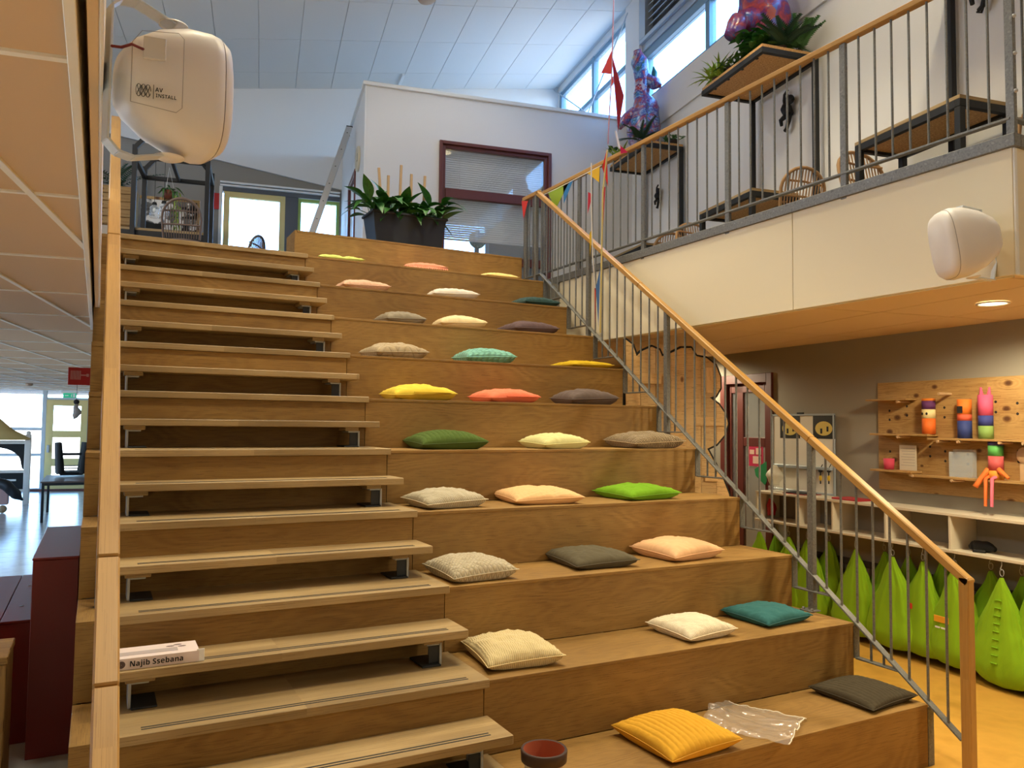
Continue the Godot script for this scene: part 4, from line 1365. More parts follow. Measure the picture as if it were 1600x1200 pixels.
# ---------------------------------------------------------------- landing
func landing_things() -> void:
	# black planter with peace lilies on the top tier
	var t := thing("planter", "long black plastic planter with leafy green plants and wooden stakes", "planter", Vector3(1.185, 11 * HH + 0.0005, -5.50))
	var s := nst()
	var rows := []
	for q in [[0.36, 0.145, 0.0], [0.405, 0.175, 0.315]]:
		rows.append([Vector3(-q[0], q[2], -q[1]), Vector3(q[0], q[2], -q[1]), Vector3(q[0], q[2], q[1]), Vector3(-q[0], q[2], q[1])])
	for j in 4:
		var k := (j + 1) % 4
		quad(s, rows[0][j], rows[0][k], rows[1][k], rows[1][j], (rows[0][j] + rows[0][k]) * Vector3(1, 0, 1))
	quad(s, rows[0][0], rows[0][1], rows[0][2], rows[0][3], Vector3.DOWN)
	mk("box", s, M.planter, t)
	s = nst()
	for q in [[-0.42, -0.19, 0.42, -0.165], [-0.42, 0.165, 0.42, 0.19], [-0.42, -0.165, -0.395, 0.165], [0.395, -0.165, 0.42, 0.165]]:
		span(s, Vector3(q[0], 0.305, q[1]), Vector3(q[2], 0.330, q[3]), 0.004)
	mk("rim", s, M.planter, t)
	s = nst()
	span(s, Vector3(-0.394, 0.27, -0.164), Vector3(0.394, 0.292, 0.164))
	mk("soil", s, M.soil, t)
	for q in [[592, 262, -0.15], [607, 274, 0.0], [627, 258, 0.05], [643, 272, 0.02], [664, 275, 0.06]]:
		var p := pZ(q[0], q[1], -5.50) - t.position
		s = nst()
		bar(s, Vector3(p.x - q[2] * 0.3, 0.25, 0.0), p, 0.028, 0.016, 0.003)
		mk("stake", s, M.stake, t)
	var lm := [leaf_mesh(0.28, 0.11, 0.5), leaf_mesh(0.25, 0.09, 0.9), leaf_mesh(0.30, 0.115, 0.25)]
	for i in 84:
		var bx0 := rng.randf_range(-0.36, 0.36)
		var bz := rng.randf_range(-0.12, 0.12)
		var az := rng.randf() * TAU
		var el := rng.randf_range(0.25, 1.25)
		if i % 3 == 0:
			az = rng.randf_range(-1.0, 1.0)
			el = rng.randf_range(-0.1, 0.5)
		var base := Vector3(bx0, 0.29, bz)
		var dir := Vector3(sin(az) * 0.09 + signf(bx0) * 0.03, rng.randf_range(0.03, 0.20), cos(az) * 0.09)
		var stem := nst()
		tube(stem, [base, base + dir * Vector3(0.4, 0.7, 0.4), base + dir], 0.004, 4)
		var lf := mk("stem", stem, M.leaf_mid, t)
		inst("leaf", lm[i % 3], M.leaf, lf, Transform3D(Basis(Vector3.UP, az) * Basis(Vector3.RIGHT, -el), base + dir))
	# ladder against the side of the office box
	var a := pv(546, 198, 8.6)
	var b := pv(486, 368, 8.2)
	var la := thing("ladder", "aluminium ladder leaning against the office box", "ladder", H(b.x, 3.397, 8.2), -TH)
	var d := Vector3(a.x - b.x, a.y - b.y, -0.4)
	var foot := Vector3(0, 0, 0) + Vector3(b.x - b.x, b.y - 3.397, 0)
	foot -= d / d.y * (b.y - 3.397)
	var tip := foot + d * ((a.y - 3.397) / d.y)
	for o in [0.0, -0.36]:
		s = nst()
		bar(s, foot + Vector3(0, 0, o), tip + Vector3(0, 0, o), 0.085, 0.028, 0.003, Vector3.RIGHT)
		var st := mk("stile", s, M.ladder, la)
		for i in 10:
			s = nst()
			lathe(s, [[0.001, 0.0], [0.010, 0.0]], 10, Transform3D(Basis(Vector3.RIGHT, PI / 2), foot.lerp(tip, (i + 0.6) / 10.0) + Vector3(0, 0, o + 0.0148)))
			mk("rung_end", s, M.black, st)
		s = nst()
		bx(s, tip + Vector3(0, 0, o), Vector3(0.09, 0.02, 0.032), 0.004)
		mk("end_cap", s, M.black, st)
	for i in 10:
		s = nst()
		var p := foot.lerp(tip, (i + 0.6) / 10.0)
		tube(s, [p, p + Vector3(0, 0, -0.36)], 0.014, 8)
		mk("rung", s, M.ladder, la)
	# round clock on the side wall of the office box
	var cl := thing("wall_clock", "round pale wall clock on the cream side of the office box", "clock", H(-0.002, 5.52, 8.19), -TH + PI / 2)
	s = nst()
	lathe(s, [[0.001, 0.02], [0.145, 0.02], [0.165, 0.035], [0.175, 0.02], [0.175, 0.0]], 32, Transform3D(Basis(Vector3.RIGHT, -PI / 2), Vector3.ZERO))
	mk("case", s, mat(c8(216, 206, 180), 0.35), cl)
	s = nst()
	bx(s, Vector3(0.0, 0.035, -0.024), Vector3(0.012, 0.09, 0.003))
	bx(s, Vector3(0.025, -0.015, -0.024), Vector3(0.06, 0.010, 0.003))
	mk("hand", s, M.ink, cl)
	# green clock in the office
	var gc := pv(746, 375, 8.3)
	var gk := thing("office_clock", "green round clock with pale numerals behind the office window", "clock", H(gc.x, gc.y, 8.3), -TH)
	s = nst()
	lathe(s, [[0.001, 0.012], [0.125, 0.012], [0.13, 0.0], [0.001, -0.001]], 32, Transform3D(Basis(Vector3.RIGHT, PI / 2), Vector3.ZERO))
	mk("dial", s, mat(c8(60, 112, 92), 0.6), gk)
	for h in 12:
		var an := TAU * (h + 1) / 12.0
		text("numeral", str(h + 1), 0.034, mat(c8(150, 190, 176), 0.7), gk, Transform3D(Basis.IDENTITY, Vector3(sin(an) * 0.098, cos(an) * 0.098, 0.0135)))
	s = nst()
	bx(s, Vector3(0.02, 0.02, 0.014), Vector3(0.012, 0.07, 0.002), 0.0, Basis(Vector3.BACK, -0.8))
	mk("hand", s, M.paper, gk)
	block(gk, "stand", Vector3(-0.03, -(gc.y - 3.397), -0.06), Vector3(0.03, -0.08, -0.012), M.dark_grey)
	# black house-shaped frame with a table, hanging plants and lamps
	var f := thing("house_frame_table", "black house-shaped steel frame standing around a timber table", "table", Vector3(-0.95, 3.397, -7.85), -TH)
	for x in [-0.42, 0.40]:
		for z in [-0.85, 0.0]:
			block(f, "post", Vector3(x - 0.027, 0, z - 0.027), Vector3(x + 0.027, 1.78, z + 0.027), M.black_steel, 0.003)
	for z in [-0.85, 0.0]:
		s = nst()
		bar(s, Vector3(-0.42, 1.64, z), Vector3(0.40, 1.64, z), 0.05, 0.05, 0.003, Vector3.BACK)
		mk("beam", s, M.black_steel, f)
		for x in [-0.42, 0.40]:
			s = nst()
			bar(s, Vector3(x, 1.75, z), Vector3(-0.01, 2.25, z), 0.05, 0.05, 0.003, Vector3.BACK)
			mk("rafter", s, M.black_steel, f)
	for x in [-0.42, 0.40]:
		s = nst()
		bar(s, Vector3(x, 1.64, 0), Vector3(x, 1.64, -0.85), 0.05, 0.05, 0.003, Vector3.RIGHT)
		mk("beam", s, M.black_steel, f)
	s = nst()
	bar(s, Vector3(-0.01, 1.64, 0), Vector3(-0.01, 1.64, -0.85), 0.04, 0.04, 0.003, Vector3.RIGHT)
	mk("beam", s, M.black_steel, f)
	block(f, "table_top", Vector3(-0.60, 0.76, -0.80), Vector3(0.37, 0.79, -0.03), M.oak3, 0.002)
	block(f, "apron", Vector3(-0.58, 0.67, -0.06), Vector3(0.37, 0.76, -0.03), M.black_steel, 0.003)
	block(f, "apron", Vector3(-0.58, 0.67, -0.80), Vector3(0.37, 0.76, -0.77), M.black_steel, 0.003)
	for x in [-0.58, 0.32]:
		for z in [-0.80, -0.08]:
			block(f, "leg", Vector3(x, 0, z), Vector3(x + 0.05, 0.67, z + 0.05), M.black_steel, 0.003)
	# hanging plant
	var hp := thing("hanging_plant", "trailing striped plant in a small hanging pot", "plant", Vector3(-0.97, 4.62, -8.10))
	s = nst()
	lathe(s, [[0.001, 0.0], [0.05, 0.0], [0.07, 0.10], [0.062, 0.10], [0.05, 0.08], [0.001, 0.08]], 18)
	mk("pot", s, mat(c8(120, 62, 44), 0.6), hp)
	for an in [0.0, 2.1, 4.2]:
		s = nst()
		tube(s, [Vector3(cos(an) * 0.066, 0.10, sin(an) * 0.066), Vector3(0, 0.40, 0)], 0.0015, 4)
		mk("cord", s, M.paper, hp)
	var sm := leaf_mesh(0.13, 0.028, 0.9)
	plant(hp, "leaf", sm, M.leaf_mid, 34, Vector3(0.06, 0.05, 0.06), -0.6, 0.9, Vector3(0, 0.09, 0))
	for i in 40:
		var yy := 0.10 - i * 0.0115
		inst("leaf", sm, M.leaf_pale if i % 3 else M.leaf_mid, hp, Transform3D(Basis(Vector3.UP, i * 2.4) * Basis(Vector3.RIGHT, 0.3) * Basis.from_scale(Vector3.ONE * 0.75), Vector3(0.09 + 0.02 * sin(i * 1.3), yy, 0.05)))
	for q in [[241, 331, 0.05], [256, 329, 0.055]]:
		var p := pD(q[0], q[1], 9.35)
		var gl := thing("hanging_lamp", "clear glass jar lamp hanging inside the black house frame", "lamp", p, 0.0, "glass jar lamps")
		s = nst()
		lathe(s, [[q[2] * 0.5, 0.09], [q[2] * 0.5, 0.075], [q[2], 0.05], [q[2], -0.06], [q[2] * 0.8, -0.075], [0.001, -0.075]], 18)
		mk("glass_jar", s, M.jar, gl)
		s = nst()
		lathe(s, [[0.001, 0.115], [0.022, 0.115], [0.030, 0.085], [0.001, 0.085]], 14)
		mk("cap", s, M.black, gl)
		s = nst()
		tube(s, [Vector3(0, 0.11, 0), Vector3(0, 5.03 - p.y, 0)], 0.003, 5)
		mk("cord", s, M.black, gl)
		s = nst()
		ball(s, Vector3(0, 0.02, 0), Vector3(0.018, 0.028, 0.018), 8)
		mk("bulb", s, M.paper, gl)
	wicker_chair("brown-grey wicker chair with its back to the top step", Vector3(-0.87, 3.4, -6.95), deg_to_rad(-14), M.wicker_grey).scale = Vector3(0.80, 1.08, 0.80)
	wicker_chair("grey wicker chair standing in front of the yellow door", pY(372, 372, 4.2) * Vector3(1, 0, 1) + Vector3(0, 3.4, 0), deg_to_rad(60), M.wicker_grey)
	# picture of a cow hide on a timber ledge
	var cw := thing("cow_picture", "wide black and white cowhide picture in a slim timber frame behind the table", "picture", H(-2.62, 4.88, 9.5), -TH)
	block(cw, "print", Vector3(-0.28, -0.26, 0.0), Vector3(0.46, 0.16, 0.018), tri_tex(mat(Color.WHITE, 0.8), T.cow, 0.9))
	block(cw, "frame", Vector3(-0.30, 0.16, -0.005), Vector3(0.50, 0.20, 0.03), M.pine, 0.003)
	block(cw, "frame", Vector3(0.46, -0.26, -0.005), Vector3(0.50, 0.16, 0.03), M.pine, 0.003)
	var cb := thing("low_cabinet", "low pale cabinet carrying the cowhide picture", "cabinet", H(-2.72, 3.397, 9.6), -TH)
	block(cb, "body", Vector3(-0.75, 0.08, -0.2), Vector3(0.65, 1.20, 0.2), mat(c8(206, 190, 170), 0.7), 0.004)
	block(cb, "plinth", Vector3(-0.72, 0.0, -0.18), Vector3(0.62, 0.08, 0.18), M.dark_grey)
	# timber crate with a palm
	var cr := thing("crate_plant", "slatted timber crate holding a dark green palm", "plant", H(-3.18, 4.62, 9.62), -TH)
	for i in 5:
		block(cr, "slat", Vector3(-0.32, 0.01 + i * 0.11, 0.16), Vector3(0.20, 0.11 + i * 0.11, 0.18), M.pine, 0.003)
	block(cr, "body", Vector3(-0.32, 0.0, -0.16), Vector3(0.20, 0.56, 0.158), M.pine)
	plant(cr, "frond", frond_mesh(0.6, 14, 0.16), M.leaf_dark, 12, Vector3(0.1, 0.02, 0.08), 0.5, 1.4, Vector3(-0.05, 0.55, 0))
	var fs := pv(334, 312, 10.6)
	var fe := thing("fire_sign", "small red and white fire sign beside the yellow landing door", "sign", H(fs.x, fs.y, 10.66), -TH)
	block(fe, "plate", Vector3(-0.13, -0.13, -0.02), Vector3(0.11, 0.13, 0.0), M.red_sign)
	block(fe, "white_symbol", Vector3(-0.11, -0.09, 0.0), Vector3(-0.01, 0.09, 0.002), M.paper)
	# left loudspeaker
	loudspeaker("white loudspeaker with a maker's label in a bracket on the ceiling edge", pD(268, 143, 2.0), deg_to_rad(16.0), 0.96, true)

func loudspeaker(label: String, at: Vector3, turn: float, k: float, near: bool, tilt := 0.0) -> void:
	# front (grille) faces local +x
	var t := thing("loudspeaker", label, "loudspeaker", at, turn)
	t.rotation.z = tilt
	var s := nst()
	var rows := []
	# outline sections along local x: rear narrow, front wide, rounded rectangle
	for q in [[-0.128, 0.045, 0.050], [-0.124, 0.072, 0.075], [-0.105, 0.098, 0.088], [-0.05, 0.138, 0.098], [0.02, 0.165, 0.106], [0.075, 0.170, 0.110], [0.098, 0.166, 0.110], [0.100, 0.163, 0.108], [0.104, 0.163, 0.108], [0.122, 0.150, 0.102], [0.134, 0.118, 0.080]]:
		var r := []
		for j in 40:
			var an := TAU * j / 40.0
			var c := cos(an)
			var sn := sin(an)
			var e := 0.62
			r.append(Vector3(q[0], q[1] * signf(sn) * pow(absf(sn), e), q[2] * signf(c) * pow(absf(c), e)) * k)
		rows.append(r)
	var r0 := []
	var r1 := []
	for j in 40:
		r0.append(Vector3(-0.130, 0, 0) * k)
		r1.append(Vector3(0.137, 0, 0) * k)
	rows.push_front(r0)
	rows.append(r1)
	skin(s, rows)
	mk("cabinet", s, M.speaker, t)
	s = nst()
	var rim := []
	for j in 41:
		rim.append(rows[8][j % 40] * 1.002)
	tube(s, rim, 0.0018 * k, 5, false)
	mk("front_seam", s, M.speaker_line, t)
	# U bracket: arms above and below joined by a wall plate
	var wx := -0.190 * k if near else -0.03
	var bm := mat(c8(206, 212, 220), 0.4)
	if near:
		var arm := [Vector3(0.0, 0.168, 0.0), Vector3(-0.09, 0.195, 0.0), Vector3(-0.125, 0.190, 0.0), Vector3(-0.150, 0.165, 0.0)]
		for sg in [1.0, -1.0]:
			for i in 3:
				s = nst()
				bar(s, arm[i] * Vector3(1, sg, 1), arm[i + 1] * Vector3(1, sg, 1), 0.045, 0.006, 0.001, Vector3.BACK)
				mk("bracket_arm", s, bm, t)
			s = nst()
			lathe(s, [[0.001, 0.010], [0.020, 0.010], [0.034, 0.004], [0.036, 0.0]], 20, Transform3D(Basis(Vector3.RIGHT, 0.0 if sg > 0 else PI), Vector3(0.0, 0.170 * sg, 0.0)))
			mk("pivot_cap", s, M.speaker, t)
		s = nst()
		bar(s, Vector3(-0.151, 0.166, 0), Vector3(-0.151, -0.166, 0), 0.045, 0.006, 0.001, Vector3.BACK)
		mk("bracket_plate", s, bm, t)
		s = nst()
		tube(s, [Vector3(-0.153, 0.055, 0.03), Vector3(-0.14, 0.046, 0.06), Vector3(-0.125, 0.050, 0.085), Vector3(-0.098, 0.043, 0.092)], 0.0035, 6)
		mk("cable", s, M.wire, t)
		# label panel on the side that faces the stair foot
		var lp := Transform3D(Basis(Vector3.UP, deg_to_rad(-24.0)), Vector3(-0.070, 0.0, 0.098))
		s = nst()
		var out := []
		for p in [[-0.055, -0.085], [0.045, -0.098], [0.058, -0.085], [0.058, 0.085], [0.045, 0.098], [-0.035, 0.090], [-0.055, 0.06], [-0.055, -0.085]]:
			out.append(lp * Vector3(p[0], p[1], 0.0035))
		tube(s, out, 0.0008, 4, false)
		mk("panel_joint", s, M.speaker_line, t)
		s = nst()
		bx(s, lp * Vector3(-0.006, 0.05, 0.005), Vector3(0.05, 0.055, 0.008), 0.002, lp.basis)
		mk("terminal", s, mat(c8(206, 202, 198), 0.5), t)
		for i in 3:
			s = nst()
			var loop := []
			for j in 17:
				var an := TAU * j / 16.0
				loop.append(lp * Vector3(-0.038 + i * 0.010 + 0.007 * sin(an) * cos(an), -0.055 + 0.015 * sin(an) , 0.0048))
			tube(s, loop, 0.0008, 4, false)
			mk("emblem_loop", s, M.ink, t)
			s = nst()
			tube(s, ring(lp * Vector3(-0.038 + i * 0.010, -0.055, 0.0048), lp.basis.x * 0.55, lp.basis.y * 1.3, 0.0115, 16), 0.0007, 4, false)
			mk("emblem_loop", s, M.ink, t)
		s = nst()
		bx(s, lp * Vector3(-0.006, -0.055, 0.0045), Vector3(0.0014, 0.034, 0.001), 0.0, lp.basis)
		mk("emblem_bar", s, M.ink, t)
		text("lettering", "AV", 0.013, M.ink, t, lp * Transform3D(Basis.IDENTITY, Vector3(0.006, -0.049, 0.0045)), "Droid Sans", 700)
		text("lettering", "INSTALL", 0.0115, M.ink, t, lp * Transform3D(Basis.IDENTITY, Vector3(0.022, -0.063, 0.0045)), "Droid Sans", 700)
	else:
		s = nst()
		var away := t.basis.inverse() * Vector3(2.714 - at.x, 0, 0)
		var piv := Vector3(0, 0.174, 0) * k
		bar(s, piv, piv + away * 0.75, 0.04, 0.006, 0.001, Vector3.BACK)
		bar(s, piv + away * 0.75, Vector3(0, 0.08, 0) * k + away, 0.04, 0.006, 0.001, Vector3.BACK)
		bar(s, Vector3(0, 0.08, 0) * k + away, Vector3(0, -0.08, 0) * k + away, 0.04, 0.006, 0.001, Vector3.BACK)
		bar(s, Vector3(0, -0.08, 0) * k + away, away * 0.75 - piv, 0.04, 0.006, 0.001, Vector3.BACK)
		bar(s, away * 0.75 - piv, -piv, 0.04, 0.006, 0.001, Vector3.BACK)
		mk("bracket_arm", s, bm, t)
		s = nst()
		lathe(s, [[0.001, 0.010], [0.020, 0.010], [0.034, 0.004], [0.036, 0.0]], 20, Transform3D(Basis(Vector3.RIGHT, PI), Vector3(0.0, -0.170, 0.0) * k))
		mk("pivot_cap", s, M.speaker, t)
		s = nst()
		tube(s, [Vector3(-0.125, 0.01, 0) * k, Vector3(-0.165, -0.02, 0.01) * k, Vector3(-0.155, -0.05, 0.03) * k, Vector3(-0.128, -0.045, 0.01) * k], 0.0035, 6)
		mk("cable", s, M.wire, t)

# ---------------------------------------------------------------- gallery
func monkey(at: Vector3, k: float, label: String) -> void:
	var t := thing("monkey_figure", label, "figure", at, -TH - PI / 2, "black monkeys on the gallery wall")
	t.scale = Vector3.ONE * k
	var s := nst()
	# local x runs along the wall, y up, +z into the room
	blob(s, [Vector3(0.03, 0.0, 0.03), Vector3(0.0, 0.06, 0.035), Vector3(-0.02, 0.10, 0.03)], [0.045, 0.05, 0.03], 12, 3, 0.05)
	ball(s, Vector3(0.05, 0.125, 0.035), Vector3(0.045, 0.042, 0.035), 10)
	ball(s, Vector3(0.092, 0.112, 0.035), Vector3(0.016, 0.014, 0.016), 6)
	ball(s, Vector3(0.045, 0.158, 0.055), Vector3(0.016, 0.016, 0.008), 6)
	tube(s, [Vector3(-0.02, 0.10, 0.03), Vector3(-0.035, 0.15, 0.03), Vector3(-0.03, 0.20, 0.03), Vector3(0.005, 0.235, 0.02)], [0.017, 0.014, 0.012, 0.012], 8)
	tube(s, [Vector3(0.02, 0.08, 0.05), Vector3(0.07, 0.05, 0.05), Vector3(0.06, 0.01, 0.05)], [0.016, 0.013, 0.011], 8)
	tube(s, [Vector3(-0.02, 0.0, 0.03), Vector3(-0.07, -0.02, 0.04), Vector3(-0.06, -0.07, 0.04)], [0.024, 0.020, 0.014], 8)
	tube(s, [Vector3(0.03, -0.02, 0.03), Vector3(0.035, -0.07, 0.04), Vector3(0.01, -0.12, 0.04), Vector3(-0.02, -0.13, 0.04)], [0.026, 0.020, 0.015, 0.012], 8)
	mk("body", s, M.black, t)
	s = nst()
	tube(s, [Vector3(0.0, 0.0, 0.02), Vector3(0.01, -0.08, 0.015), Vector3(-0.02, -0.14, 0.015), Vector3(-0.05, -0.12, 0.015)], 0.008, 6)
	mk("tail", s, M.black, t)

func balcony_things() -> void:
	canopy(3.30, 3.84, 6.07, 7.13, 5.38, "chipboard shelf on black posts carrying the painted long-necked animal")
	canopy(3.17, 3.81, 3.49, 4.55, 5.38, "chipboard shelf on black posts between two black monkeys with ferns on top")
	canopy(3.25, 3.84, 1.00, 2.02, 5.38, "black posted shelf standing over the gallery table at the corner")
	gallery_table(3.30, 3.78, 6.12, 7.08, "timber topped black table below the long-necked painted animal")
	gallery_table(3.22, 3.76, 3.74, 4.68, "timber topped black table below the shelf of ferns")
	gallery_table(3.30, 3.785, 1.46, 2.46, "timber topped black table near the corner of the gallery")
	for q in [[3.41, 3.50, 0.0, "light wicker chair with its back to the corner table, near the fern shelf"], [3.60, 2.46, PI, "light wicker chair facing the table at the gallery corner"], [3.50, 6.06, 0.0, "light wicker chair at the table below the painted long-necked animal"], [3.52, 5.00, PI, "light wicker chair behind the table below the fern shelf"], [3.42, 0.80, 0.0, "light wicker chair at the open end of the gallery"]]:
		wicker_chair(q[3], H(q[0], 3.398, q[1]), -TH + q[2] + 0.08, M.wicker)
	monkey(H(3.845, 5.04, 3.98), 1.15, "black hanging monkey figure on the wall under the fern shelf")
	monkey(H(3.845, 4.93, 6.72), 0.85, "black hanging monkey figure under the shelf of the long-necked animal")
	monkey(H(3.845, 5.14, 1.71), 1.2, "black hanging monkey figure above the table near the gallery corner")
	# painted papier-mache animals
	var y0 := 5.466
	var a := thing("animal_sculpture", "painted papier-mache animal with long neck and open beak on a fern shelf", "sculpture", H(3.55, y0, 6.6), -TH - 0.35)
	var s := nst()
	blob(s, [Vector3(0, 0.02, 0), Vector3(0, 0.30, 0), Vector3(0.02, 0.62, 0), Vector3(-0.03, 0.80, 0), Vector3(-0.02, 1.02, 0), Vector3(-0.06, 1.26, 0), Vector3(-0.09, 1.42, 0)], [0.15, 0.225, 0.18, 0.105, 0.10, 0.11, 0.05], 22, 5, 0.10)
	mk("body", s, sculpt(T.paint), a)
	s = nst()
	blob(s, [Vector3(-0.06, 0.62, 0), Vector3(-0.22, 0.50, 0.02), Vector3(-0.33, 0.36, 0.04)], [0.08, 0.075, 0.04], 14, 8, 0.10)
	mk("tail", s, sculpt(T.paint), a)
	s = nst()
	blob(s, [Vector3(0.03, 1.03, 0.02), Vector3(0.15, 0.94, 0.06), Vector3(0.21, 0.90, 0.08)], [0.07, 0.085, 0.03], 14, 9, 0.12)
	mk("muzzle", s, sculpt(T.paint), a)
	s = nst()
	blob(s, [Vector3(0.12, 0.98, 0.06), Vector3(0.13, 1.08, 0.06), Vector3(0.12, 1.17, 0.06)], [0.045, 0.04, 0.012], 10, 10, 0.08)
	mk("horn", s, mat(c8(30, 96, 96), 0.4), a)
	s = nst()
	blob(s, [Vector3(-0.06, 1.22, 0.02), Vector3(-0.12, 1.33, 0.02)], [0.05, 0.05], 10, 12, 0.1)
	mk("ear", s, mat(c8(206, 200, 120), 0.4), a)
	var b := thing("animal_sculpture", "painted red and violet papier-mache animal crouching among dark ferns", "sculpture", H(3.40, y0, 3.95), -TH)
	s = nst()
	blob(s, [Vector3(0.10, 0.04, 0.0), Vector3(0.14, 0.28, 0.0), Vector3(0.12, 0.55, 0.0), Vector3(-0.02, 0.85, 0), Vector3(-0.04, 1.1, 0)], [0.14, 0.23, 0.26, 0.15, 0.12], 22, 15, 0.12)
	mk("body", s, sculpt(T.paint2), b)
	s = nst()
	blob(s, [Vector3(0.0, 0.46, 0.05), Vector3(-0.22, 0.40, 0.06), Vector3(-0.28, 0.24, 0.06)], [0.14, 0.10, 0.085], 16, 16, 0.10)
	mk("leg", s, sculpt(T.paint2), b)
	s = nst()
	blob(s, [Vector3(0.20, 0.5, 0.02), Vector3(0.34, 0.46, 0.04), Vector3(0.38, 0.58, 0.05)], [0.10, 0.09, 0.05], 14, 18, 0.10)
	mk("arm", s, mat(c8(70, 130, 200), 0.4), b)
	# plants around the sculptures
	var fr := frond_mesh(0.34, 18, 0.08)
	var lf := leaf_mesh(0.15, 0.075, 0.4)
	var sm := leaf_mesh(0.10, 0.030, 0.3)
	for q in [[3.40, 6.98, "pale", 26, "bright green bushy plant at the foot of the long-necked animal"], [3.36, 6.28, "fern", 16, "dark fan-leaved fern beside the long-necked animal"], [3.72, 6.12, "low", 18, "low grey-green plant at the edge of the sculpture shelf"], [3.40, 7.10, "leafy", 10, "small dark plant hanging over the far edge of the sculpture shelf"], [3.26, 4.38, "pale", 34, "bright green grassy plant at the end of the fern shelf"], [3.26, 4.12, "low", 26, "low dark green plant between the grassy plant and the leafy one"], [3.28, 3.78, "leafy", 40, "dark glossy leafy plant in front of the crouching animal"], [3.46, 3.60, "fern", 22, "dark green fern at the near edge of the shelf"], [3.66, 3.62, "fern", 18, "spreading pale fern at the wall end of the shelf"]]:
		var t := thing("shelf_plant", q[4], "plant", H(q[0], y0 + 0.0005, q[1]), -TH, "plants on the gallery shelves")
		s = nst()
		lathe(s, [[0.001, 0.0], [0.05, 0.0], [0.058, 0.05], [0.001, 0.05]], 12)
		mk("root_ball", s, M.soil, t)
		match q[2]:
			"pale":
				plant(t, "leaf", leaf_mesh(0.24, 0.026, 0.5), M.leaf_pale, q[3] * 2, Vector3(0.07, 0.02, 0.10), 0.4, 1.5, Vector3(0, 0.04, 0))
			"fern":
				plant(t, "frond", fr, M.leaf_dark if q[0] < 3.6 else M.leaf_mid, q[3], Vector3(0.05, 0.03, 0.05), 0.2, 1.3, Vector3(0, 0.05, 0))
			"low":
				plant(t, "leaf", sm, M.leaf_mid, q[3] * 3, Vector3(0.09, 0.05, 0.12), 0.0, 1.2, Vector3(0, 0.04, 0))
			"leafy":
				plant(t, "leaf", lf, M.leaf, q[3] * 2, Vector3(0.11, 0.20, 0.12), -0.2, 1.0, Vector3(0, 0.03, 0))
	# second loudspeaker on the fascia
	loudspeaker("white loudspeaker mounted on the white gallery fascia", pD(1510, 378, 4.25), deg_to_rad(150.0), 1.13, false, -0.17)
	# bunting: one strand hanging from the ceiling, one tied along the gallery handrail
	var dz := 7.15
	var u := thing("bunting", "strand of shiny pennants hanging from the ceiling in front of the gallery", "bunting", pD(945, 85, dz))
	var o := u.position
	var top := pD(962, -230, dz) - o
	s = nst()
	tube(s, [top, pD(959, 0, dz) - o, pD(957, 75, dz) - o, pD(956, 110, dz) - o, pD(952, 180, dz) - o, pD(950, 225, dz) - o], 0.006, 5)
	mk("ribbon", s, mat(c8(176, 130, 150), 0.4), u)
	s = nst()
	tube(s, [pD(962, 205, dz) - o, pD(968, 232, dz) - o], 0.010, 5)
	mk("ribbon", s, mat(c8(220, 214, 220), 0.3), u)
	s = nst()
	tube(s, [pD(949, 235, dz) - o, pD(942, 300, dz) - o, pD(940, 400, dz) - o, pD(938, 520, dz) - o], 0.008, 5)
	mk("ribbon", s, mat(c8(196, 176, 110), 0.4), u)
	s = nst()
	tube(s, [pD(924, 255, dz) - o, pD(924, 320, dz) - o, pD(926, 400, dz) - o, pD(930, 450, dz) - o], 0.006, 5)
	mk("ribbon", s, mat(c8(206, 200, 196), 0.4), u)
	for q in [[957, 77, 956, 116, 939, 114, c8(190, 60, 66)], [956, 84, 975, 150, 966, 206, c8(176, 52, 72)], [975, 150, 966, 206, 956, 90, c8(170, 48, 70)], [956, 115, 955, 136, 959, 128, c8(196, 60, 60)], [968, 226, 981, 238, 970, 240, c8(190, 30, 80)], [948, 233, 941, 262, 950, 292, c8(206, 40, 30)], [921, 365, 925, 358, 922, 402, c8(214, 176, 40)], [938, 418, 931, 448, 935, 512, c8(70, 110, 170)], [929, 448, 931, 452, 930, 512, c8(186, 60, 50)], [919, 300, 926, 304, 918, 335, c8(190, 50, 70)], [941, 292, 946, 292, 942, 360, c8(190, 50, 70)]]:
		pennant(u, pD(q[0], q[1], dz) - o, pD(q[2], q[3], dz) - o, pD(q[4], q[5], dz) - o, q[6])
	var r := thing("bunting", "coloured paper pennants tied along the gallery handrail at the stair head", "bunting", Vector3(2.69, 4.45, -4.9))
	o = r.position
	s = nst()
	tube(s, [Vector3(2.69, 4.455, -5.20) - o, Vector3(2.69, 4.445, -4.85) - o, Vector3(2.69, 4.455, -4.0) - o], 0.004, 5)
	mk("string", s, M.paper, r)
	for q in [[856, 890, 868, 327, c8(150, 176, 50)], [880, 896, 881, 318, c8(50, 120, 180)], [917, 937, 936, 285, c8(222, 176, 30)]]:
		var p0 := pX(q[0], 290, 2.69)
		var p1 := pX(q[1], 290, 2.69)
		var p2 := pX(q[2], q[3], 2.69)
		pennant(r, Vector3(2.69, 4.455, p0.z) - o, Vector3(2.69, 4.455, p1.z) - o, p2 - o, q[4])
	pennant(r, pX(815, 314, 2.49) - o, pX(825, 314, 2.49) - o, pX(818, 342, 2.49) - o, c8(216, 50, 36))

func sculpt(t: Texture2D) -> StandardMaterial3D:
	var m := mat(Color.WHITE, 0.35)
	m.albedo_texture = t
	m.uv1_triplanar = true
	m.uv1_scale = Vector3.ONE * 0.42
	m.clearcoat_enabled = true
	m.clearcoat = 0.4
	m.clearcoat_roughness = 0.25
	return m

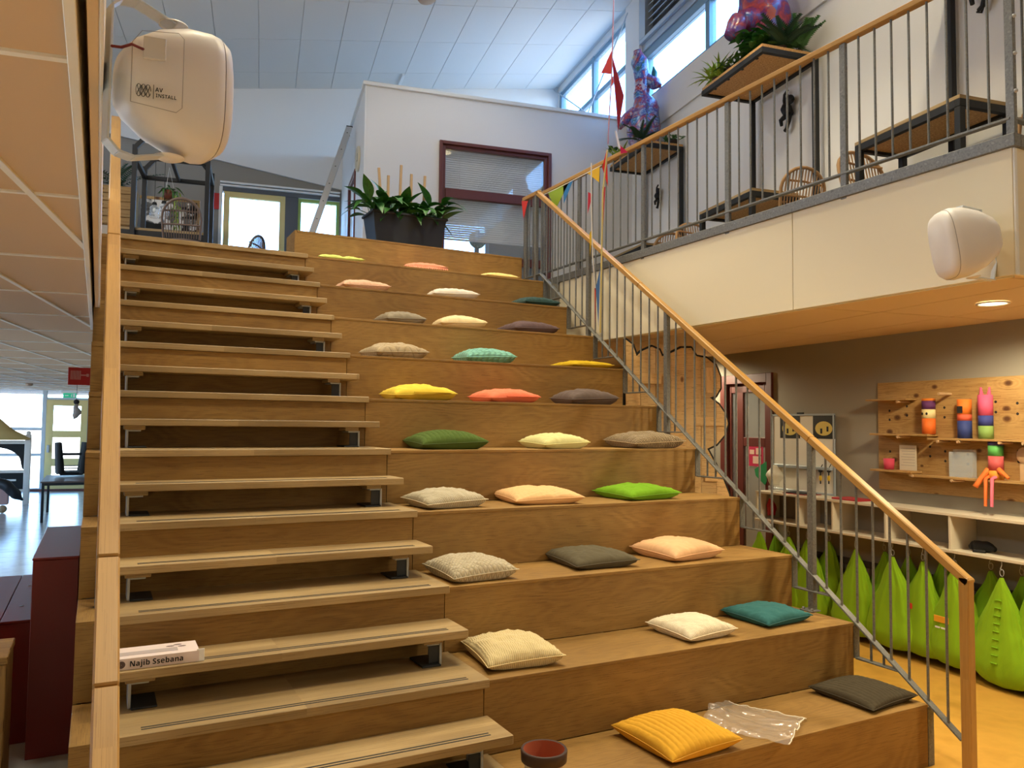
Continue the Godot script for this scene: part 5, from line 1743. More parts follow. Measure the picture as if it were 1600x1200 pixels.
# ---------------------------------------------------------------- lower room on the right
func ps(x: float, y: float, off: float) -> Vector2:   # pixel to (s, height) on a plane in front of the lower wall
	var n := Vector3(-0.99717, 0, -0.07512)
	var r := ray(x, y)
	var p := CAM + r * ((WP(0, 0, off) - CAM).dot(n) / r.dot(n))
	return Vector2((p - Vector3(4.508, 0, -1.035)).dot(Vector3(0.07512, 0, -0.99717)), p.y)
func on_wall(called: String, label: String, cat: String, s: float, y: float, off := 0.0, group := "") -> Node3D:
	return thing(called, label, cat, WP(s, y, off), 1.49561, group)   # local x deeper along the wall, -z into the room

func lower_right() -> void:
	# door with maroon frame
	var d := struct("door_3", "maroon framed glazed door in the taupe lower wall", Vector3(4.508, 0, -1.035), 1.49561)
	for q in [[2.69, 2.77, 0.0, 2.46], [3.46, 3.54, 0.0, 2.46], [2.77, 3.46, 2.36, 2.46]]:
		block(d, "frame", Vector3(q[0], q[2], -0.03), Vector3(q[1], q[3], 0.13), M.maroon, 0.004)
	for q in [[2.77, 2.85, 0.02, 2.36], [3.20, 3.30, 0.02, 2.36], [3.40, 3.46, 0.02, 2.36], [2.85, 3.20, 1.66, 1.76], [2.85, 3.20, 0.02, 0.30], [2.85, 3.40, 2.26, 2.36]]:
		block(d, "leaf_frame", Vector3(q[0], q[2], 0.02), Vector3(q[1], q[3], 0.06), M.maroon, 0.004)
	block(d, "pane", Vector3(2.85, 0.30, 0.035), Vector3(3.20, 1.66, 0.042), M.glass)
	block(d, "pane", Vector3(2.85, 1.76, 0.035), Vector3(3.20, 2.26, 0.042), M.glass)
	block(d, "pane", Vector3(3.30, 0.05, 0.035), Vector3(3.40, 2.26, 0.042), M.glass)
	var p := ps(1178, 710, 0.0)
	var c := on_wall("wall_calendar", "pink and white calendar sheet on the glass of the lower maroon door", "calendar", p.x, p.y, 0.0)
	block(c, "sheet", Vector3(-0.12, -0.13, 0.022), Vector3(0.12, 0.13, 0.026), mat(c8(196, 40, 84), 0.7))
	for q in [[-0.09, -0.10, 0.04, -0.02], [-0.09, 0.0, -0.01, 0.07], [0.02, 0.0, 0.09, 0.05]]:
		block(c, "printed_block", Vector3(q[0], q[1], 0.019), Vector3(q[2], q[3], 0.0218), mat(c8(232, 196, 180), 0.7))
	p = ps(1190, 737, 0.0)
	c = on_wall("paper_sheet", "green folded paper stuck to the maroon door below the calendar", "paper", p.x, p.y)
	var s := nst()
	prism(s, PackedVector2Array([Vector2(-0.12, 0.14), Vector2(0.12, 0.02), Vector2(0.10, -0.05), Vector2(-0.04, -0.14), Vector2(-0.12, -0.04)]), 0.006, 0.012)
	mk("sheet", s, mat(c8(36, 140, 84), 0.7), c)
	# scalloped timber board
	var yaw := -0.484553
	var D := 7.15
	var base := pD(1060, 700, D)
	base.y = 0.0
	var t := thing("scalloped_board", "tall scalloped cloud-shaped pine plank board with dark edges", "board", base, yaw)
	var cut := PackedVector2Array()
	for q in [[925, 900], [925, 575], [935, 548], [955, 534], [975, 530], [990, 538], [996, 556], [1004, 548], [1020, 541], [1032, 546], [1036, 556], [1050, 551], [1066, 543], [1082, 543], [1090, 556], [1106, 559], [1120, 570], [1127, 588], [1127, 606], [1120, 618], [1110, 621], [1124, 632], [1135, 648], [1138, 662], [1132, 680], [1120, 694], [1105, 701], [1116, 722], [1128, 745], [1138, 772], [1141, 800], [1141, 900]]:
		var w := pD(q[0], q[1], D)
		var lx := (w - base).dot(Vector3(cos(yaw), 0, -sin(yaw)))
		lx = maxf(lx, (2.62 - base.x) / cos(yaw))
		cut.append(Vector2(lx, maxf(w.y, 0.02) if q[1] < 890 else 0.0))
	var big: Array = Geometry2D.offset_polygon(cut, 0.02)
	s = nst()
	prism(s, big[0], -0.05, -0.026)
	mk("dark_edge", s, M.black, t)
	var x0: float = cut[0].x - 0.005
	var i := 0
	while x0 < 0.55:
		var slab := PackedVector2Array([Vector2(x0, -0.1), Vector2(x0 + 0.136, -0.1), Vector2(x0 + 0.136, 3.2), Vector2(x0, 3.2)])
		for r in Geometry2D.intersect_polygons(slab, cut):
			s = nst()
			prism(s, r, -0.026, 0.0 + 0.0015 * (i % 2), Transform3D.IDENTITY, 1.0)
			mk("plank", s, wood(T.pine_pale, 0.9, 1.4, 0.6, Color.WHITE.darkened(0.05 * (i % 3)), Vector2(0.31 * i, 0.17 * i)), t)
		x0 += 0.139
		i += 1
	for q in [[1003, 583, 1034, 600], [1104, 574, 1114, 614], [1087, 652, 1133, 666], [1100, 740, 1120, 752]]:
		var a := pD(q[0], q[1], D) - base
		var b := pD(q[2], q[3], D) - base
		var ax := a.dot(Vector3(cos(yaw), 0, -sin(yaw)))
		var bx_ := b.dot(Vector3(cos(yaw), 0, -sin(yaw)))
		s = nst()
		span(s, Vector3(ax, b.y, 0.0016), Vector3(bx_, a.y, 0.022), 0.002)
		mk("batten", s, M.pine_pale, t)
	# whiteboard with posters
	t = on_wall("whiteboard", "small whiteboard with dark posters standing on the cubby shelf", "whiteboard", 2.25, 1.222, 0.02)
	block(t, "board", Vector3(-0.41, 0.01, -0.012), Vector3(0.41, 0.78, 0.0), mat(c8(226, 220, 206), 0.4))
	for q in [[-0.425, 0.0, -0.405, 0.79], [0.405, 0.0, 0.425, 0.79], [-0.405, 0.77, 0.405, 0.79], [-0.405, 0.0, 0.405, 0.02]]:
		block(t, "frame", Vector3(q[0], q[1], -0.018), Vector3(q[2], q[3], 0.0), M.alu, 0.002)
	block(t, "pen_tray", Vector3(-0.40, 0.24, -0.05), Vector3(0.405, 0.27, -0.012), M.alu, 0.003)
	for q in [[1234, 668, 0.10], [1287, 668, -1.0]]:
		p = ps(q[0], q[1], 0.035) - Vector2(2.25, 1.222)
		block(t, "poster", Vector3(p.x - 0.14, p.y - 0.11, -0.0145), Vector3(p.x + 0.14, p.y + 0.12, -0.0125), mat(c8(34, 30, 24), 0.5))
		s = nst()
		lathe(s, [[0.001, 0.0016], [0.10, 0.0016]], 24, Transform3D(Basis(Vector3.RIGHT, -PI / 2) * Basis.from_scale(Vector3(1.1, 1, 0.7)), Vector3(p.x, p.y - 0.01, -0.0142)))
		mk("poster_moon", s, mat(c8(214, 190, 96), 0.6), t)
		for e in [[-0.05, 0.0], [0.03, -0.02]]:
			block(t, "poster_figure", Vector3(p.x + e[0] - 0.012, p.y + e[1] - 0.04, -0.0175), Vector3(p.x + e[0] + 0.012, p.y + e[1] + 0.01, -0.0165), M.ink)
	block(t, "clip", Vector3(-0.02, 0.79, -0.02), Vector3(0.06, 0.805, 0.0), M.ink)
	for q in [1283, 1296]:
		p = ps(q, 735, 0.05)
		c = on_wall("paper_bee", "little black and yellow paper bee hanging in front of the whiteboard", "decoration", p.x, p.y, 0.06, "paper bees")
		s = nst()
		ball(s, Vector3(0, 0, 0), Vector3(0.028, 0.022, 0.010), 8)
		mk("head", s, M.ink, c)
		s = nst()
		tube(s, [Vector3(0.005, 0.01, 0), Vector3(-0.03, 0.06, 0)], 0.004, 5)
		tube(s, [Vector3(0, -0.02, 0), Vector3(0, -0.13, 0)], 0.007, 5)
		mk("wire", s, M.ink, c)
		s = nst()
		ball(s, Vector3(0.0, -0.075, 0), Vector3(0.018, 0.03, 0.010), 8)
		mk("yellow_body", s, mat(c8(214, 176, 40), 0.7), c)
	# cubby shelf with hooks
	t = on_wall("cubby_shelf", "long white wall shelf with open compartments above the hanging bags", "shelf", 0.0, 0.0)
	block(t, "top_board", Vector3(-2.4, 1.198, -0.31), Vector3(2.62, 1.22, 0.0), M.shelf_white, 0.002)
	block(t, "bottom_board", Vector3(-2.4, 0.918, -0.33), Vector3(2.62, 0.940, 0.0), M.shelf_white, 0.002)
	for x in [2.61, 2.05, 1.60, 1.02, 0.42, -0.2, -0.8, -1.4, -2.0]:
		block(t, "divider", Vector3(x - 0.009, 0.94, -0.305), Vector3(x + 0.009, 1.198, -0.002), M.shelf_white, 0.001)
	block(t, "back_board", Vector3(-2.4, 0.94, -0.008), Vector3(2.62, 1.198, -0.001), M.taupe)
	block(t, "hook_rail", Vector3(-2.4, 0.60, -0.02), Vector3(2.62, 0.66, -0.001), mat(c8(70, 60, 50), 0.8))
	p = ps(1535, 862, 0.18)
	c = on_wall("black_cap", "crumpled black cap lying in the cubby shelf", "cap", p.x, 0.9405, 0.18)
	s = nst()
	blob(s, [Vector3(-0.10, 0.03, 0), Vector3(-0.03, 0.045, 0.01), Vector3(0.06, 0.04, 0), Vector3(0.10, 0.025, 0)], [0.02, 0.044, 0.038, 0.02], 12, 31, 0.25)
	mk("crown", s, M.black, c)
	s = nst()
	blob(s, [Vector3(-0.06, 0.012, -0.05), Vector3(0.02, 0.012, -0.08)], [0.011, 0.011], 8, 32, 0.1)
	mk("peak", s, M.black, c)
	# things on the shelf top
	p = ps(1213, 752, 0.18)
	c = on_wall("glass_jar", "clear lidded container with crumpled white bag on the shelf below the whiteboard", "container", 2.50, 1.2205, 0.16)
	s = nst()
	lathe(s, [[0.001, 0.0], [0.06, 0.0], [0.065, 0.02], [0.065, 0.05], [0.060, 0.055]], 18)
	mk("jar", s, M.jar, c)
	s = nst()
	blob(s, [Vector3(0, 0.06, 0), Vector3(0.0, 0.16, 0.0), Vector3(0.02, 0.26, 0.01)], [0.05, 0.085, 0.03], 14, 40, 0.35)
	mk("bag", s, mat(c8(216, 210, 190), 0.5), c)
	c = on_wall("paper_stack", "dark magazines lying on the shelf below the whiteboard", "papers", 2.12, 1.2205, 0.17)
	block(c, "magazine", Vector3(-0.16, 0.0, -0.11), Vector3(0.14, 0.008, 0.10), mat(c8(150, 70, 60), 0.6))
	block(c, "magazine", Vector3(-0.12, 0.0085, -0.09), Vector3(0.15, 0.016, 0.08), M.ink)
	c = on_wall("red_folder", "flat red folder lying on the cubby shelf near the plywood board", "folder", 1.50, 1.2205, 0.16)
	block(c, "cover", Vector3(-0.16, 0.0, -0.11), Vector3(0.14, 0.016, 0.10), mat(c8(176, 40, 48), 0.5), 0.003)
	c = on_wall("red_bag", "small red bag in the end compartment of the cubby shelf", "bag", 2.54, 0.9405, 0.17)
	s = nst()
	blob(s, [Vector3(0, 0.03, 0), Vector3(0, 0.12, 0), Vector3(0.01, 0.2, 0)], [0.04, 0.048, 0.02], 12, 42, 0.2)
	mk("pouch", s, mat(c8(180, 24, 28), 0.6), c)
	bags()
	pegboard()

func bag_mesh(h: float, w: float, dpt: float, sd: int) -> Mesh:
	var nz := noise(200 + sd, 1.3, 2)
	var rows := []
	for i in 37:
		var t := i / 36.0
		var wd := 0.010 + w * (1.0 - pow(1.0 - t / 0.80, 1.25)) if t < 0.80 else (w + 0.010) * pow(maxf(0.0, 1.0 - pow((t - 0.80) / 0.2, 2.2)), 0.5) + 0.003
		var r := []
		for j in 64:
			var an := TAU * j / 64.0
			var fold := 1.0 + (0.20 * nz.get_noise_2d(cos(an) * 2.2 + sd * 3.0, sin(an) * 2.2) + 0.11 * absf(sin(an * 4.5 + sd + t * 0.8))) * (1.0 - 0.55 * t) + 0.05 * nz.get_noise_3d(cos(an) * 3.0, t * 4.0 + sd, sin(an) * 3.0)
			r.append(Vector3(cos(an) * wd * fold + 0.02 * nz.get_noise_2d(t * 2.0, sd), -h * t, sin(an) * (0.010 + (wd / w) * dpt) * fold))
		rows.append(r)
	var s := nst()
	skin(s, rows)
	return meshof(s)
func bags() -> void:
	var meshes := []
	for i in 4:
		meshes.append(bag_mesh(0.76, 0.24, 0.085, i))
	var list := [[1187, 0.30], [1214, 0.13], [1232, 0.28], [1262, 0.24], [1296, 0.13], [1338, 0.26], [1382, 0.14], [1395, 0.30], [1442, 0.26], [1420, 0.13], [1470, 0.13], [1492, 0.28], [1548, 0.13], [1565, 0.32], [1596, 0.13], [1618, 0.28]]
	var i := 0
	for q in list:
		var p := ps(q[0], 880, q[1])
		var front: bool = q[1] > 0.2
		var label := "lime green cloth bag on a ring in the front row under the cubby shelf" if front else "lime green cloth bag hanging behind the front row under the cubby shelf"
		if q[0] == 1442:
			label = "lime green cloth bag with a red badge under the cubby shelf"
		elif q[0] == 1492:
			label = "lime green cloth bag with an orange label beside the oak newel"
		elif q[0] == 1565:
			label = "big bright lime bag with a stitched centre seam beside the oak newel"
		var t := on_wall("cloth_bag", label, "bag", p.x, 0.80, q[1], "green bags under the shelf")
		t.rotation.y += rng.randf_range(-0.12, 0.12)
		inst("bag_body", meshes[i % 4], M.lime if front else M.lime2, t, Transform3D(Basis.from_scale(Vector3(1.0, 1.0 if q[0] != 1565 else 1.03, 1.0)), Vector3.ZERO))
		var s := nst()
		tube(s, ring(Vector3(0, 0.035, 0), Vector3.RIGHT, Vector3.UP * 1.6, 0.016, 14) + [Vector3(0.016, 0.035, 0)], 0.0025, 5, false)
		mk("ring", s, M.bracket, t)
		s = nst()
		tube(s, [Vector3(0, 0.118, 0), Vector3(0, 0.085, 0), Vector3(0.012, 0.062, 0), Vector3(0, 0.052, 0)], 0.003, 5)
		mk("hook", s, M.bracket, t)
		if q[0] == 1442:
			s = nst()
			bx(s, Vector3(0.06, -0.36, -0.082), Vector3(0.05, 0.045, 0.006), 0.004)
			mk("red_badge", s, mat(c8(214, 60, 36), 0.7), t)
		elif q[0] == 1492:
			s = nst()
			bx(s, Vector3(0.06, -0.40, -0.084), Vector3(0.13, 0.05, 0.006), 0.003)
			mk("orange_label", s, mat(c8(240, 172, 40), 0.7), t)
			s = nst()
			bx(s, Vector3(0.06, -0.465, -0.086), Vector3(0.11, 0.014, 0.004), 0.002)
			mk("white_print", s, M.paper, t)
		elif q[0] == 1565:
			for k in 9:
				s = nst()
				bx(s, Vector3(0.0, -0.16 - 0.055 * k, -0.044 - 0.0078 * k), Vector3(0.05, 0.010, 0.012), 0.003)
				mk("stitch", s, M.lime2, t)
		i += 1

func puppet(x: float, y: float, shelf: float, label: String, bands: Array, k := 1.0) -> Node3D:
	var p := ps(x, y, 0.09)
	var t := on_wall("cardboard_puppet", label, "puppet", p.x, shelf, 0.09, "cardboard tube puppets")
	var h := 0.0
	for b in bands:
		var s := nst()
		lathe(s, [[0.001, h], [0.052 * k, h], [0.052 * k, h + b[0]], [0.001, h + b[0]]], 20)
		mk("band", s, mat(b[1], 0.7), t)
		h += b[0]
	return t
func pegboard() -> void:
	var t := on_wall("pegboard", "large knotty plywood pegboard on the taupe wall", "pegboard", 0.0, 0.0)
	block(t, "panel", Vector3(-0.75, 1.332, -0.022), Vector3(1.325, 2.282, -0.003), M.pine, 0.001)
	for yy in [1.62, 1.70, 1.98, 2.06]:
		for x in [1.20, 1.02, 0.80, 0.66, 0.46, 0.22, 0.05, -0.15, -0.4]:
			var s := nst()
			lathe(s, [[0.001, 0.0012], [0.011, 0.0012]], 10, Transform3D(Basis(Vector3.RIGHT, -PI / 2), Vector3(x, yy + 0.03 * sin(x * 9.0), -0.0222)))
			mk("peg_hole", s, M.ink, t)
	for q in [[1.30, 0.72, 1.83, 0.018], [0.72, -0.72, 1.80, 0.018], [1.30, 0.88, 1.515, 0.018], [0.90, -0.72, 1.49, 0.018], [1.34, 0.92, 2.130, 0.014]]:
		var s := nst()
		span(s, Vector3(q[0], q[2] - q[3], -0.16), Vector3(q[1], q[2], -0.0225), 0.002)
		mk("shelf_plank", s, M.pine, t)
	for q in [[1.0, 1.802], [0.62, 1.772], [0.44, 1.772], [0.10, 1.772], [-0.08, 1.772], [0.86, 1.478], [0.50, 1.462], [-0.10, 1.462], [0.60, 2.16], [1.0, 2.105]]:
		var s := nst()
		tube(s, [Vector3(q[0], q[1], -0.022), Vector3(q[0], q[1], -0.17)], 0.011, 10)
		mk("peg", s, M.stake, t)
	var q := puppet(1451, 650, 1.8305, "cardboard tube puppet in orange, white and purple bands", [[0.13, c8(226, 106, 30)], [0.075, c8(226, 206, 150)], [0.07, c8(90, 40, 90)], [0.02, c8(214, 120, 30)]])
	for x in [-0.02, 0.02]:
		var se := nst()
		ball(se, Vector3(x, 0.168, -0.049), Vector3(0.010, 0.012, 0.005), 6)
		mk("eye", se, M.ink, q)
	q = puppet(1507, 650, 1.8005, "cardboard tube puppet with blue trousers and orange head", [[0.14, c8(46, 60, 120)], [0.05, c8(214, 90, 60)], [0.12, c8(232, 120, 36)]])
	block(q, "face_patch", Vector3(-0.02, 0.20, -0.056), Vector3(0.022, 0.255, -0.050), M.ink)
	q = puppet(1540, 650, 1.8005, "cardboard tube puppet in pink, blue and green with two ears", [[0.10, c8(130, 160, 80)], [0.08, c8(50, 60, 130)], [0.16, c8(214, 84, 120)]])
	for x in [-0.03, 0.03]:
		var s := nst()
		blob(s, [Vector3(x, 0.33, 0), Vector3(x * 1.2, 0.40, 0)], [0.016, 0.008], 8, 50, 0.05)
		mk("ear", s, mat(c8(214, 84, 120), 0.7), q)
	q = puppet(1556, 720, 1.4905, "seated cardboard puppet with dangling pink and orange legs", [[0.07, c8(226, 150, 50)], [0.11, c8(206, 90, 90)], [0.08, c8(90, 170, 80)], [0.03, c8(60, 50, 100)]])
	for e in [[-0.02, c8(226, 110, 130)], [0.03, c8(230, 110, 40)]]:
		var s := nst()
		tube(s, [Vector3(e[0], 0.02, -0.04), Vector3(e[0] - 0.01, 0.01, -0.09), Vector3(e[0] - 0.01, -0.20, -0.10)], [0.016, 0.014, 0.012], 8)
		mk("leg", s, mat(e[1], 0.7), q)
	var s2 := nst()
	blob(s2, [Vector3(-0.04, 0.08, -0.03), Vector3(-0.13, 0.02, -0.05)], [0.02, 0.012], 8, 51, 0.05)
	mk("arm", s2, mat(c8(232, 120, 44), 0.7), q)
	s2 = nst()
	blob(s2, [Vector3(0.04, 0.08, -0.03), Vector3(0.10, -0.06, -0.10)], [0.02, 0.02], 8, 52, 0.05)
	mk("arm", s2, mat(c8(232, 120, 44), 0.7), q)
	var p := ps(1389, 722, 0.09)
	q = on_wall("pink_cup", "small pink paper cup on the lower pegboard shelf", "cup", p.x, 1.5155, 0.09)
	s2 = nst()
	lathe(s2, [[0.001, 0.0], [0.040, 0.0], [0.046, 0.095], [0.042, 0.095], [0.036, 0.01]], 18)
	mk("body", s2, mat(c8(206, 66, 90), 0.7), q)
	p = ps(1415, 715, 0.08)
	q = on_wall("paper_card", "printed white paper card leaning on the pegboard", "card", p.x, 1.5155, 0.05)
	block(q, "sheet", Vector3(-0.085, 0.0, -0.003), Vector3(0.085, 0.215, 0.0), mat(c8(206, 194, 170), 0.7))
	for i in 7:
		block(q, "print_line", Vector3(-0.07, 0.185 - 0.024 * i, -0.0042), Vector3(0.07 - 0.01 * (i % 3), 0.188 - 0.024 * i, -0.0032), M.speaker_line)
	p = ps(1503, 715, 0.08)
	q = on_wall("acrylic_holder", "empty clear acrylic leaflet holder on the pegboard shelf", "holder", p.x, 1.4905, 0.08)
	block(q, "back_sheet", Vector3(-0.10, 0.0, 0.03), Vector3(0.10, 0.22, 0.034), M.jar)
	block(q, "front_sheet", Vector3(-0.10, 0.0, -0.02), Vector3(0.10, 0.20, -0.016), M.jar)
	block(q, "side_sheet", Vector3(-0.10, 0.0, -0.016), Vector3(-0.096, 0.20, 0.03), M.jar)
	block(q, "side_sheet", Vector3(0.096, 0.0, -0.016), Vector3(0.10, 0.20, 0.03), M.jar)
	p = ps(1598, 712, 0.08)
	q = on_wall("wooden_disc", "pale wooden disc standing on the lower pegboard shelf", "toy", p.x, 1.4905, 0.06)
	s2 = nst()
	lathe(s2, [[0.001, 0.0], [0.06, 0.0], [0.065, 0.006], [0.06, 0.012], [0.001, 0.012]], 24, Transform3D(Basis(Vector3.RIGHT, PI / 2), Vector3(0, 0.19, 0)))
	mk("disc", s2, M.stake, q)
	block(q, "stand", Vector3(-0.03, 0.0, -0.01), Vector3(0.03, 0.13, 0.02), M.stake)

# ---------------------------------------------------------------- low hall on the left
func lower_left() -> void:
	# glazed end wall of the hall
	var w := struct("window_6", "wide grey framed window at the end of the low hall", Vector3.ZERO, -TH)
	for u in [-10.0, -8.4, -6.66, -5.58, -3.9]:
		block(w, "mullion", hv(u - 0.05, 0, 20.95), hv(u + 0.05, 2.76, 21.05), M.alu, 0.004)
	for q in [[-10.0, -6.66, 0.0, 0.08], [-10.0, -6.66, 0.92, 1.0], [-10.0, -6.66, 1.60, 1.68], [-10.0, -3.9, 2.66, 2.76], [-6.66, -5.58, 2.42, 2.48], [-5.58, -3.9, 0.0, 0.08], [-5.58, -3.9, 1.6, 1.68]]:
		block(w, "transom", hv(q[0], q[2], 20.96), hv(q[1], q[3], 21.04), M.alu, 0.004)
	block(w, "pane", hv(-10.0, 0.08, 20.99), hv(-6.71, 2.66, 21.0), M.glass)
	block(w, "pane", hv(-6.61, 2.48, 20.99), hv(-5.63, 2.66, 21.0), M.glass)
	block(w, "pane", hv(-5.53, 0.08, 20.99), hv(-3.9, 2.66, 21.0), M.glass)
	var d := struct("door_4", "pale yellow glazed door at the end of the low hall", Vector3.ZERO, -TH)
	frame_uv(d, -6.61, -5.63, 0.02, 2.42, 20.95, 0.16, 0.07, M.yellow_frame)
	for y in [[1.42, 1.60], [0.66, 0.86]]:
		block(d, "rail", hv(-6.45, y[0], 20.955), hv(-5.79, y[1], 21.015), M.yellow_frame, 0.004)
	block(d, "handle", hv(-6.56, 1.02, 20.90), hv(-6.50, 1.22, 20.95), M.bracket, 0.006)
	block(d, "pane", hv(-6.45, 0.18, 20.98), hv(-5.79, 2.26, 20.985), M.glass)
	var b := struct("trim_3", "low brown skirting under the glazed end wall", Vector3.ZERO, -TH)
	block(b, "skirting", hv(-10.0, 0.0, 20.90), hv(-3.9, 0.06, 20.945), M.maroon, 0.004)
	one("wall_hall_end", "wall beside the glazed end of the low hall", "wall_face", hv(-12.5, 0, 20.95), hv(-10.0, 3.05, 21.1), M.white, -TH)
	# signs
	var p := pD(124, 588, 7.0)
	var t := thing("hose_sign", "square red fire hose sign fixed to the stair side above the hall", "sign", Vector3(p.x, p.y, p.z), 0.0)
	block(t, "plate", Vector3(-0.088, -0.078, -0.003), Vector3(0.088, 0.078, 0.003), M.red_sign, 0.002)
	for i in 7:
		block(t, "reel_line", Vector3(-0.068 + i * 0.012, -0.030, 0.0035), Vector3(-0.061 + i * 0.012, 0.050, 0.0045), mat(c8(216, 150, 140), 0.6))
	block(t, "hose", Vector3(0.012, 0.006, 0.0035), Vector3(0.060, 0.016, 0.0045), mat(c8(216, 150, 140), 0.6))
	block(t, "nozzle", Vector3(0.055, -0.002, 0.0035), Vector3(0.075, 0.024, 0.0045), mat(c8(216, 150, 140), 0.6))
	block(t, "arm", Vector3(0.08, 0.05, -0.012), Vector3(0.16, 0.065, -0.004), M.dark_steel)
	p = hl(pD(109, 618, 20.0))
	t = thing("exit_sign", "green emergency exit sign above the yellow hall door", "sign", H(p.x, p.y + 0.0, p.z), -TH)
	block(t, "panel", Vector3(-0.15, -0.06, -0.01), Vector3(0.15, 0.06, 0.0), M.green_sign, 0.002)
	block(t, "arrow", Vector3(-0.11, -0.01, 0.0005), Vector3(-0.03, 0.01, 0.003), M.paper)
	block(t, "figure_body", Vector3(0.03, -0.035, 0.0005), Vector3(0.05, 0.02, 0.003), M.paper)
	block(t, "figure_head", Vector3(0.04, 0.024, 0.0005), Vector3(0.056, 0.042, 0.003), M.paper)
	block(t, "doorway", Vector3(0.075, -0.045, 0.0005), Vector3(0.12, 0.045, 0.003), M.paper)
	block(t, "housing", Vector3(-0.19, 0.06, -0.04), Vector3(0.19, 0.10, 0.04), M.paper, 0.004)
	for x in [-0.15, 0.15]:
		var ss := nst()
		tube(ss, [Vector3(x, 0.10, 0), Vector3(x, 2.662 - p.y, 0)], 0.005, 5)
		mk("suspension_rod", ss, M.alu, t)
	var s := nst()
	lathe(s, [[0.001, 0.0], [0.07, 0.0], [0.07, -0.03], [0.045, -0.06], [0.001, -0.065]], 18)
	p = pY(46, 599, 2.664)
	var sd := mk_top("smoke_detector", s, mat(c8(170, 140, 116), 0.6))
	sd.position = p
	tagm(sd, "small round detector under the low tan ceiling", "detector")
	# hanging animal
	p = pD(118, 642, 15.0)
	t = thing("hanging_animal", "small grey toy animal hanging on a thread from the low ceiling", "toy", p)
	s = nst()
	blob(s, [Vector3(0.02, 0.13, 0), Vector3(0.0, 0.06, 0), Vector3(0.03, -0.02, 0), Vector3(0.0, -0.10, 0), Vector3(-0.02, -0.16, 0)], [0.03, 0.045, 0.075, 0.05, 0.012], 12, 61, 0.1)
	mk("body", s, mat(c8(150, 140, 136), 0.9), t)
	s = nst()
	ball(s, Vector3(0.01, 0.17, 0), Vector3(0.05, 0.05, 0.05), 8)
	mk("head", s, mat(c8(40, 36, 38), 0.9), t)
	s = nst()
	tube(s, [Vector3(0.01, 0.2, 0), Vector3(0.01, 2.664 - p.y, 0)], 0.004, 4)
	mk("thread", s, M.ink, t)
	# table with a chair put upside down on it
	var tx := pY(104, 742, 0.75)
	t = thing("hall_table", "dark topped table with black steel legs in the low hall", "table", Vector3(-2.12, 0, -15.3))
	block(t, "table_top", Vector3(-0.42, 0.72, -1.0), Vector3(0.42, 0.75, 0.95), mat(c8(92, 74, 66), 0.4), 0.003)
	for x in [-0.38, 0.38]:
		for z in [-0.95, 0.90]:
			block(t, "leg", Vector3(x - 0.022, 0, z - 0.022), Vector3(x + 0.022, 0.72, z + 0.022), M.black_steel, 0.003)
	block(t, "apron", Vector3(-0.38, 0.67, 0.88), Vector3(0.38, 0.72, 0.90), M.black_steel)
	t = thing("upturned_chair", "black chair turned upside down on the hall table", "chair", Vector3(-2.10, 0.7505, -15.8), 0.1)
	s = nst()
	bx(s, Vector3(0, 0.06, 0), Vector3(0.42, 0.06, 0.40), 0.02)
	mk("seat", s, M.black, t)
	for q in [[-0.19, -1.0], [0.19, 1.0]]:
		for z in [-0.17, 0.17]:
			s = nst()
			tube(s, [Vector3(q[0], 0.06, z), Vector3(q[0] + 0.05 * q[1], 0.68, z)], [0.075, 0.055], 8)
			mk("leg", s, M.black, t)
	s = nst()
	bar(s, Vector3(-0.2, 0.45, 0.17), Vector3(0.2, 0.45, 0.17), 0.03, 0.05, 0.006, Vector3.BACK)
	mk("stretcher", s, M.black, t)
	for i in 3:
		s = nst()
		bar(s, Vector3(-0.18, 0.12 + 0.05 * i, 0.19), Vector3(0.18, 0.12 + 0.05 * i, 0.19), 0.02, 0.02, 0.004, Vector3.BACK)
		mk("back_slat", s, M.dark_grey, t)
	# puppet theatre
	p = pY(40, 788, 0.0)
	t = thing("puppet_theatre", "white wooden puppet theatre with a straw roof and black panel", "puppet theatre", Vector3(p.x, 0, p.z), -0.05)
	var wt := mat(c8(226, 218, 208), 0.6)
	for x in [-1.25, 0.0]:
		block(t, "post", Vector3(x - 0.06, 0, -0.06), Vector3(x + 0.06, 1.55, 0.06), wt, 0.01)
		s = nst()
		ball(s, Vector3(x, 1.58, 0), Vector3(0.05, 0.05, 0.05), 8)
		mk("finial", s, wt, t)
		s = nst()
		ball(s, Vector3(x, -0.0 + 0.03, 0.02), Vector3(0.03, 0.03, 0.03), 6)
		mk("castor", s, M.stake, t)
	for y in [[1.34, 1.42], [0.70, 0.76], [0.28, 0.34]]:
		block(t, "rail", Vector3(-1.19, y[0], -0.03), Vector3(-0.06, y[1], 0.03), wt, 0.004)
	block(t, "lower_panel", Vector3(-1.19, 0.34, -0.015), Vector3(-0.06, 0.70, 0.015), M.black)
	s = nst()
	var arch := PackedVector2Array([Vector2(-1.19, 1.34), Vector2(-1.19, 0.76), Vector2(-1.12, 0.80)])
	for i in 15:
		var an := PI - PI * i / 14.0
		arch.append(Vector2(-0.625 + 0.50 * cos(an), 0.92 + 0.34 * sin(an)))
	for q in [[-0.10, 0.80], [-0.06, 0.76], [-0.06, 1.34]]:
		arch.append(Vector2(q[0], q[1]))
	prism(s, arch, -0.012, 0.012)
	mk("arched_panel", s, M.black, t)
	block(t, "lettering_mark", Vector3(-0.42, 0.52, 0.016), Vector3(-0.20, 0.56, 0.018), M.paper)
	s = nst()
	lathe(s, [[0.001, 2.02], [0.05, 1.95], [0.35, 1.66], [0.72, 1.46], [0.70, 1.43], [0.001, 1.43]], 24, Transform3D(Basis.from_scale(Vector3(1, 1, 0.4)), Vector3(-0.65, 0, 0)))
	mk("straw_roof", s, mat(c8(206, 176, 112), 0.95), t)
